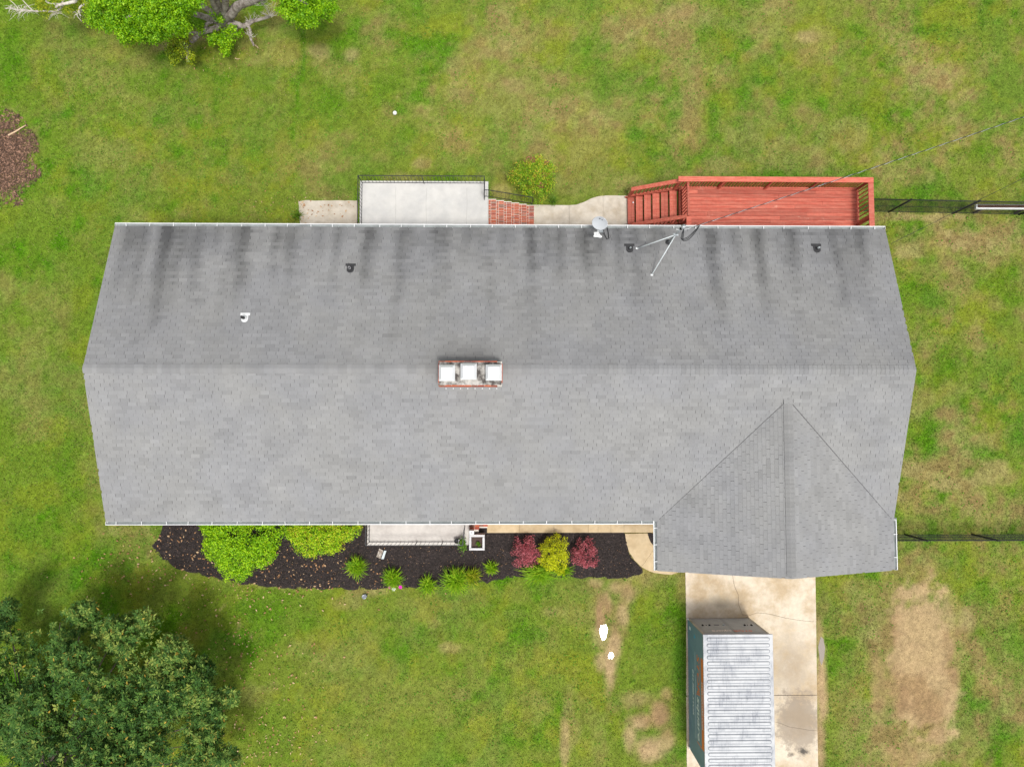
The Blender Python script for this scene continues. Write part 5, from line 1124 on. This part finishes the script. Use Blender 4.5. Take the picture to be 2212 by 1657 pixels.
# trailing plant belongs to its pot
V = []; r = np.random.default_rng(4); pts = np.array([[pc[0]+.02,pc[1]-.05,FZ+.36]])+r.standard_normal((420,3))*np.array([.06,.10,.05]); pts[:,1] -= .10*r.random(420); q = leaves(pts, np.tile([0,-.2,1.0],(420,1)), .07, .016, r)
tag(np_obj('foliage', q.reshape(-1,3), np.arange(420*4).reshape(-1,4), LF['weed'], pot, np.repeat(r.random(420),4)), kind='stuff')
for i, (u, v, mm, nm) in enumerate(((842,1268,'pinkp','magenta'),(865,1268,'pinkp','magenta'),(850.5,1272,'whitep','white'))):
    p = at(u,v,.22); m = MB()
    for k in range(6):
        a = k*math.pi/3; ca, sa = math.cos(a), math.sin(a); m.add([(p[0],p[1],.22),(p[0]+ca*.05-sa*.03,p[1]+sa*.05+ca*.03,.235),(p[0]+ca*.085,p[1]+sa*.085,.225),(p[0]+ca*.05+sa*.03,p[1]+sa*.05-ca*.03,.235)], [(0,3,2,1)])
    t = thing('flower', (p[0],p[1],0), ['left magenta flower at the mulch edge','right magenta flower at the mulch edge','white flower between two magenta flowers at the mulch edge'][i], 'flower')
    m.build('petals', MT[mm], t); MB().tube([(p[0],p[1],-.02),(p[0]+.01,p[1],.218)], .006, 5).build('stem', LF['weed'], t)

# ------------------------------------------------------------------ trees
def limb(parent, pts, r0, r1, material, name='limb', n=10, seed=0, knob=.10):
    P = [Vector(p) for p in pts]; Q = []; r = random.Random(seed)
    for i in range(len(P)-1):
        p0, p1, p2, p3 = P[max(i-1,0)], P[i], P[i+1], P[min(i+2,len(P)-1)]
        for t in np.linspace(0, 1, 6)[:-1]: Q.append(.5*((2*p1)+(-p0+p2)*t+(2*p0-5*p1+4*p2-p3)*t*t+(-p0+3*p1-3*p2+p3)*t**3))
    Q.append(P[-1]); rs = [(r0+(r1-r0)*k/(len(Q)-1))*(1+r.uniform(-knob,knob)) for k in range(len(Q))]
    return MB().tube(Q, rs, n).build(name, material, parent, True)
def zt(X, Y): return ((480+X/6.506)/1.3562, Y/6.506/1.3562)
def TZ(X, Y, z): return tuple(at(*zt(X,Y), z-1.15))
crot = np.array(TZ(1110,400,1.9)); mt_ = thing('old_maple', (crot[0],crot[1]+.1,0), 'old grey limbed tree with bright green sprouts at the top of the lawn', 'tree')
limb(mt_, [(crot[0],crot[1]+.1,-.1),(crot[0],crot[1]+.06,.35),tuple(crot)], .34, .24, MT['bark'], 'trunk', 16, 1)
B_ = MT['bark']; c0 = TZ(1120,400,1.9)
for pts, r0, r1, sd in [([(1130,400,1.85),(1290,260,2.5),(1420,120,3.1),(1700,0,3.9),(1950,-130,4.8)],.20,.14,2), ([(1150,360,1.9),(1170,180,2.7),(1170,0,3.5),(1160,-180,4.4)],.15,.12,3),
   ([(1110,330,2.0),(1000,180,2.8),(920,0,3.6),(850,-150,4.4)],.13,.09,4), ([(1100,300,2.0),(1060,150,2.7),(1010,0,3.4),(980,-150,4.1)],.12,.09,5), ([(1080,380,1.9),(950,290,2.3),(850,200,2.8),(650,80,3.4)],.14,.09,6),
   ([(1060,430,1.8),(800,340,2.2),(590,280,2.7),(300,240,3.2),(0,200,3.6)],.14,.08,7), ([(1110,440,1.8),(1030,530,1.9),(800,600,2.0),(700,640,2.05),(560,780,2.1),(430,910,2.15),(450,1060,2.15),(465,1190,2.1)],.13,.055,8),
   ([(700,640,2.05),(800,540,2.1),(830,450,2.1),(930,430,2.0)],.075,.06,9), ([(700,640,2.05),(560,635,2.2),(430,640,2.3)],.06,.035,10), ([(1150,400,1.85),(1300,440,1.9),(1480,500,2.0),(1560,485,2.05),(1700,410,2.1),(1860,370,2.2),(2020,320,2.3)],.14,.05,11),
   ([(1570,485,2.05),(1640,560,2.1),(1650,720,2.1),(1720,880,2.0)],.065,.04,12)]:
    limb(mt_, [TZ(*q) for q in pts], r0, r1, B_, 'limb', 10, sd, .14)
r = random.Random(5)
for (X,Y,z,n,sp) in [(2010,320,2.3,14,330),(1680,400,2.1,6,230),(1650,720,2.1,6,120),(430,900,2.15,5,120),(1900,100,3.6,8,250)]:
    m = MB(); p0 = np.array(TZ(X,Y,z))
    for k in range(n):
        q = np.array(TZ(X+r.uniform(-.6,.6)*sp, Y-r.uniform(-.1,1)*sp, z+r.uniform(.1,.6))); mdl = (p0+q)/2+np.array([r.uniform(-.06,.06),r.uniform(-.06,.06),0]); m.tube([p0,mdl,q], [.014,.010,.005], 4)
        for j in range(3): e_ = mdl+(q-mdl)*r.random(); m.tube([e_, e_+np.array([r.uniform(-.2,.2),r.uniform(-.1,.2),.05])], [.006,.003], 4)
    tag(m.build('twigs', MT['palebark'], mt_), kind='stuff')
def cloud(lobes, n, rad, seed):
    rr = np.random.default_rng(seed); out = []
    for (u,v,z,ru,rv,w) in lobes:
        for k in range(int(n*w)):
            a = rr.uniform(0,2*math.pi); q = math.sqrt(rr.random()); zz = z+rr.normal(0,.25)-.7*q*q*.6; p = at(u+ru*q*math.cos(a), v+rv*q*math.sin(a), zz); out.append((p[0],p[1],p[2],rad*(.6+.8*rr.random())))
    return out
foliage('crown', cloud([(320,-25,4.0,140,66,1.7),(235,22,3.6,44,30,.5),(300,40,3.6,52,30,.7),(262,58,3.4,34,20,.3),(300,72,3.3,26,16,.16),(345,32,3.7,52,40,.7),(378,40,3.5,30,30,.4),(400,5,3.4,24,24,.3),(222,50,3.3,30,10,.10),(205,46,3.2,14,8,.04),(280,84,3.1,16,8,.06),(330,78,3.2,20,10,.08),(395,66,3.0,14,10,.06),(352,70,3.1,22,14,.12)], 135, .19, 61), LF['maple'], mt_, 1900, .075, .026, 61, jit=.7, shell=.25)
foliage('sprouts', cloud([(385,100,1.30,22,18,.9),(378,118,1.10,16,16,.5),(392,95,1.40,14,10,.3),(412,126,0.90,10,10,.3)], 34, .16, 62), LF['yg'], mt_, 1300, .08, .03, 62, .05, .75)
foliage('sprouts', cloud([(478,82,1.20,26,18,1),(488,98,1.00,16,14,.4),(505,70,1.10,22,10,.4),(487,112,0.70,6,10,.2),(462,25,1.30,12,8,.2),(478,40,1.30,9,9,.25),(440,66,1.10,12,8,.2)], 40, .14, 63), LF['maple'], mt_, 1300, .08, .03, 63)
foliage('crown', cloud([(655,12,3.6,46,30,.9),(640,-20,3.8,56,36,.8),(700,18,3.4,26,22,.3),(668,44,3.3,24,12,.16),(640,40,3.3,18,12,.1),(718,30,3.2,12,12,.07),(612,22,3.3,14,14,.1)], 90, .18, 64), LF['maple'], mt_, 1900, .075, .026, 64, jit=.7, shell=.25)
limb(mt_, [TZ(1700,0,3.9),tuple(at(620,-10,4.0)),tuple(at(665,10,3.7))], .12, .05, B_, 'limb', 8, 21)
limb(mt_, [TZ(0,200,3.6),tuple(at(330,20,3.7)),tuple(at(270,40,3.5))], .10, .04, B_, 'limb', 8, 22)
# pale branched tree at the corner
def zc(X, Y, z): return tuple(at(X/5.53/1.3562, Y/5.53/1.3562, z))
bt = thing('pale_branched_tree', tuple(zc(1250,-250,0)), 'pale branched sparse yellow green tree in the top left corner', 'tree'); b0 = zc(1250,-250,0)
limb(bt, [(b0[0],b0[1],-.1),(b0[0],b0[1],1.4),(b0[0]-.1,b0[1],2.6)], .2, .12, MT['palebark'], 'trunk', 12, 31)
for pts, r0, r1, sd in [([(1250,-250,2.5),(1240,0,3.0),(1150,45,3.1),(950,90,3.1),(910,125,3.0)],.07,.04,32), ([(950,80,3.1),(800,60,3.1),(740,20,3.2)],.045,.02,33), ([(1300,-200,2.5),(1420,0,2.9),(1300,120,2.9),(1280,200,2.8),(1310,265,2.7)],.05,.02,34),
   ([(1280,200,2.8),(1250,260,2.7),(1330,360,2.5)],.02,.008,35), ([(1050,-200,2.6),(1000,120,2.7),(850,190,2.6),(700,185,2.6),(500,185,2.5),(300,160,2.5),(80,140,2.5)],.05,.014,36), ([(540,185,2.5),(450,100,2.6),(360,0,2.7)],.025,.012,37), ([(300,160,2.5),(240,80,2.6),(150,0,2.7)],.02,.01,38)]:
    limb(bt, [zc(*q) for q in pts], r0, r1, MT['palebark'], 'limb', 7, sd)
m = MB(); r = random.Random(9)
for (X,Y,n,sp) in [(1290,220,14,140),(350,170,26,230),(950,200,20,170),(200,140,12,160),(500,180,12,170)]:
    for k in range(n):
        p0 = np.array(zc(X+r.uniform(-.4,.4)*sp,Y+r.uniform(-.1,.1)*sp,2.6)); q = np.array(zc(X+r.uniform(-1,1)*sp,Y+r.uniform(-.6,.8)*sp,2.5)); m.tube([p0,(p0+q)/2+np.array([0,0,.08]),q], [.008,.006,.003], 4)
tag(m.build('twigs', MT['palebark'], bt), kind='stuff')
foliage('crown', cloud([(105,5,2.9,24,22,.8),(150,22,2.7,30,12,.5),(180,8,2.8,16,14,.4),(95,22,2.7,14,10,.25),(20,-12,2.6,30,14,.5),(135,-8,3.0,50,14,.5)], 42, .16, 65), LF['yg'], bt, 800, .075, .026, 65)

# broad magnolia, front left
mg = thing('magnolia_tree', tuple(at(130,1640,0)), 'dark glossy leaved broad tree in the bottom left corner', 'tree'); g0 = at(130,1640,0)
limb(mg, [(g0[0],g0[1],-.1),(g0[0],g0[1],1.2),(g0[0]+.1,g0[1]-.1,3.0),(g0[0]+.1,g0[1],5.0)], .30, .10, MT['darkbark'], 'trunk', 12, 41)
LOB = [(150,1690,5.2,150,90,2.0),(60,1560,4.6,90,80,1.4),(200,1540,4.6,110,90,1.8),(330,1420,4.0,80,60,1.1),(385,1400,3.6,30,26,.25),(310,1340,3.5,40,26,.35),(250,1370,3.7,50,40,.6),(130,1345,3.2,62,34,.65),(185,1325,3.1,34,30,.3),(18,1340,3.1,30,46,.75),(30,1395,3.4,50,46,.7),(30,1440,3.9,60,70,.8),(140,1440,4.2,80,60,1.0),
   (400,1490,3.8,64,52,.8),(430,1450,3.2,34,34,.3),(440,1560,3.4,46,50,.6),(490,1505,3.0,26,22,.22),(400,1610,3.8,70,60,.9),(470,1640,3.2,44,40,.35),(500,1640,2.7,24,22,.12),(300,1640,4.6,90,60,1.0),(300,1520,4.4,90,60,1.0),(-40,1500,4.4,60,150,1.2),(250,1720,4.8,160,60,1.4)]
rg = np.random.default_rng(71); Vs = []; Ts = []
LT = {330:.62,385:.66,310:.64,250:.55,400:.52,490:.6,130:.45,185:.5,470:.55,500:.55}
for (u,v,z,ru,rv,wt) in LOB:
    for k in range(int(640*wt)):
        a = rg.uniform(0,2*math.pi); q = rg.random()**.5; zz = z-1.4*rg.random()**1.6-.5*q*q+rg.normal(0,.18); p = at(u+ru*q*math.cos(a), v+rv*q*math.sin(a), zz)
        if fbm(np.array(p[0]*.9),np.array(p[1]*.9+p[2]*.7),77,3) < .43: continue
        nl = rg.integers(6,10); ang = rg.uniform(0,2*math.pi)+np.arange(nl)*2*math.pi/nl+rg.normal(0,.2,nl); el_ = rg.uniform(-.15,.75,nl); L_ = .10+.075*rg.random(nl); W_l = L_*.19; ax = np.array([rg.normal(0,.3),rg.normal(0,.3),1]); ax /= np.linalg.norm(ax)
        e1 = np.cross(ax,[0,1,0]); e1 /= np.linalg.norm(e1); e2 = np.cross(ax,e1)
        d = (np.cos(ang)*np.cos(el_))[:,None]*e1+(np.sin(ang)*np.cos(el_))[:,None]*e2+np.sin(el_)[:,None]*ax; s = np.cross(d, ax); s /= np.linalg.norm(s,axis=1)[:,None]; nn = np.cross(s,d)
        B = p+d*.015; tip = B+d*L_[:,None]-np.array([0,0,1])*(L_*.12)[:,None]; md = B+d*(L_*.52)[:,None]+nn*(L_*.04)[:,None]
        Vs.append(np.stack([B, md+s*W_l[:,None], tip, md-s*W_l[:,None]], 1)); tt = np.clip(LT.get(u,.40)+.21*rg.standard_normal()+.15*rg.standard_normal(nl),0,.9); tt[rg.random(nl) < .012] = 1.0; Ts.append(tt)
V = np.concatenate(Vs); tag(np_obj('crown', V.reshape(-1,3), np.arange(len(V)*4).reshape(-1,4), LF['mag'], mg, np.repeat(np.concatenate(Ts),4)), kind='stuff')
for k, (u,v,z,ru,rv,wt) in enumerate(LOB):
    e_ = at(u,v,z-1.0); bz = .9+.1*(k%14); s_ = np.array([g0[0]+.1,g0[1],bz]); mdp = (s_+e_)/2+np.array([0,0,-.15])
    limb(mg, [tuple(s_),tuple(mdp),tuple(e_)], .06, .012, MT['darkbark'], 'limb', 7, 50+k)
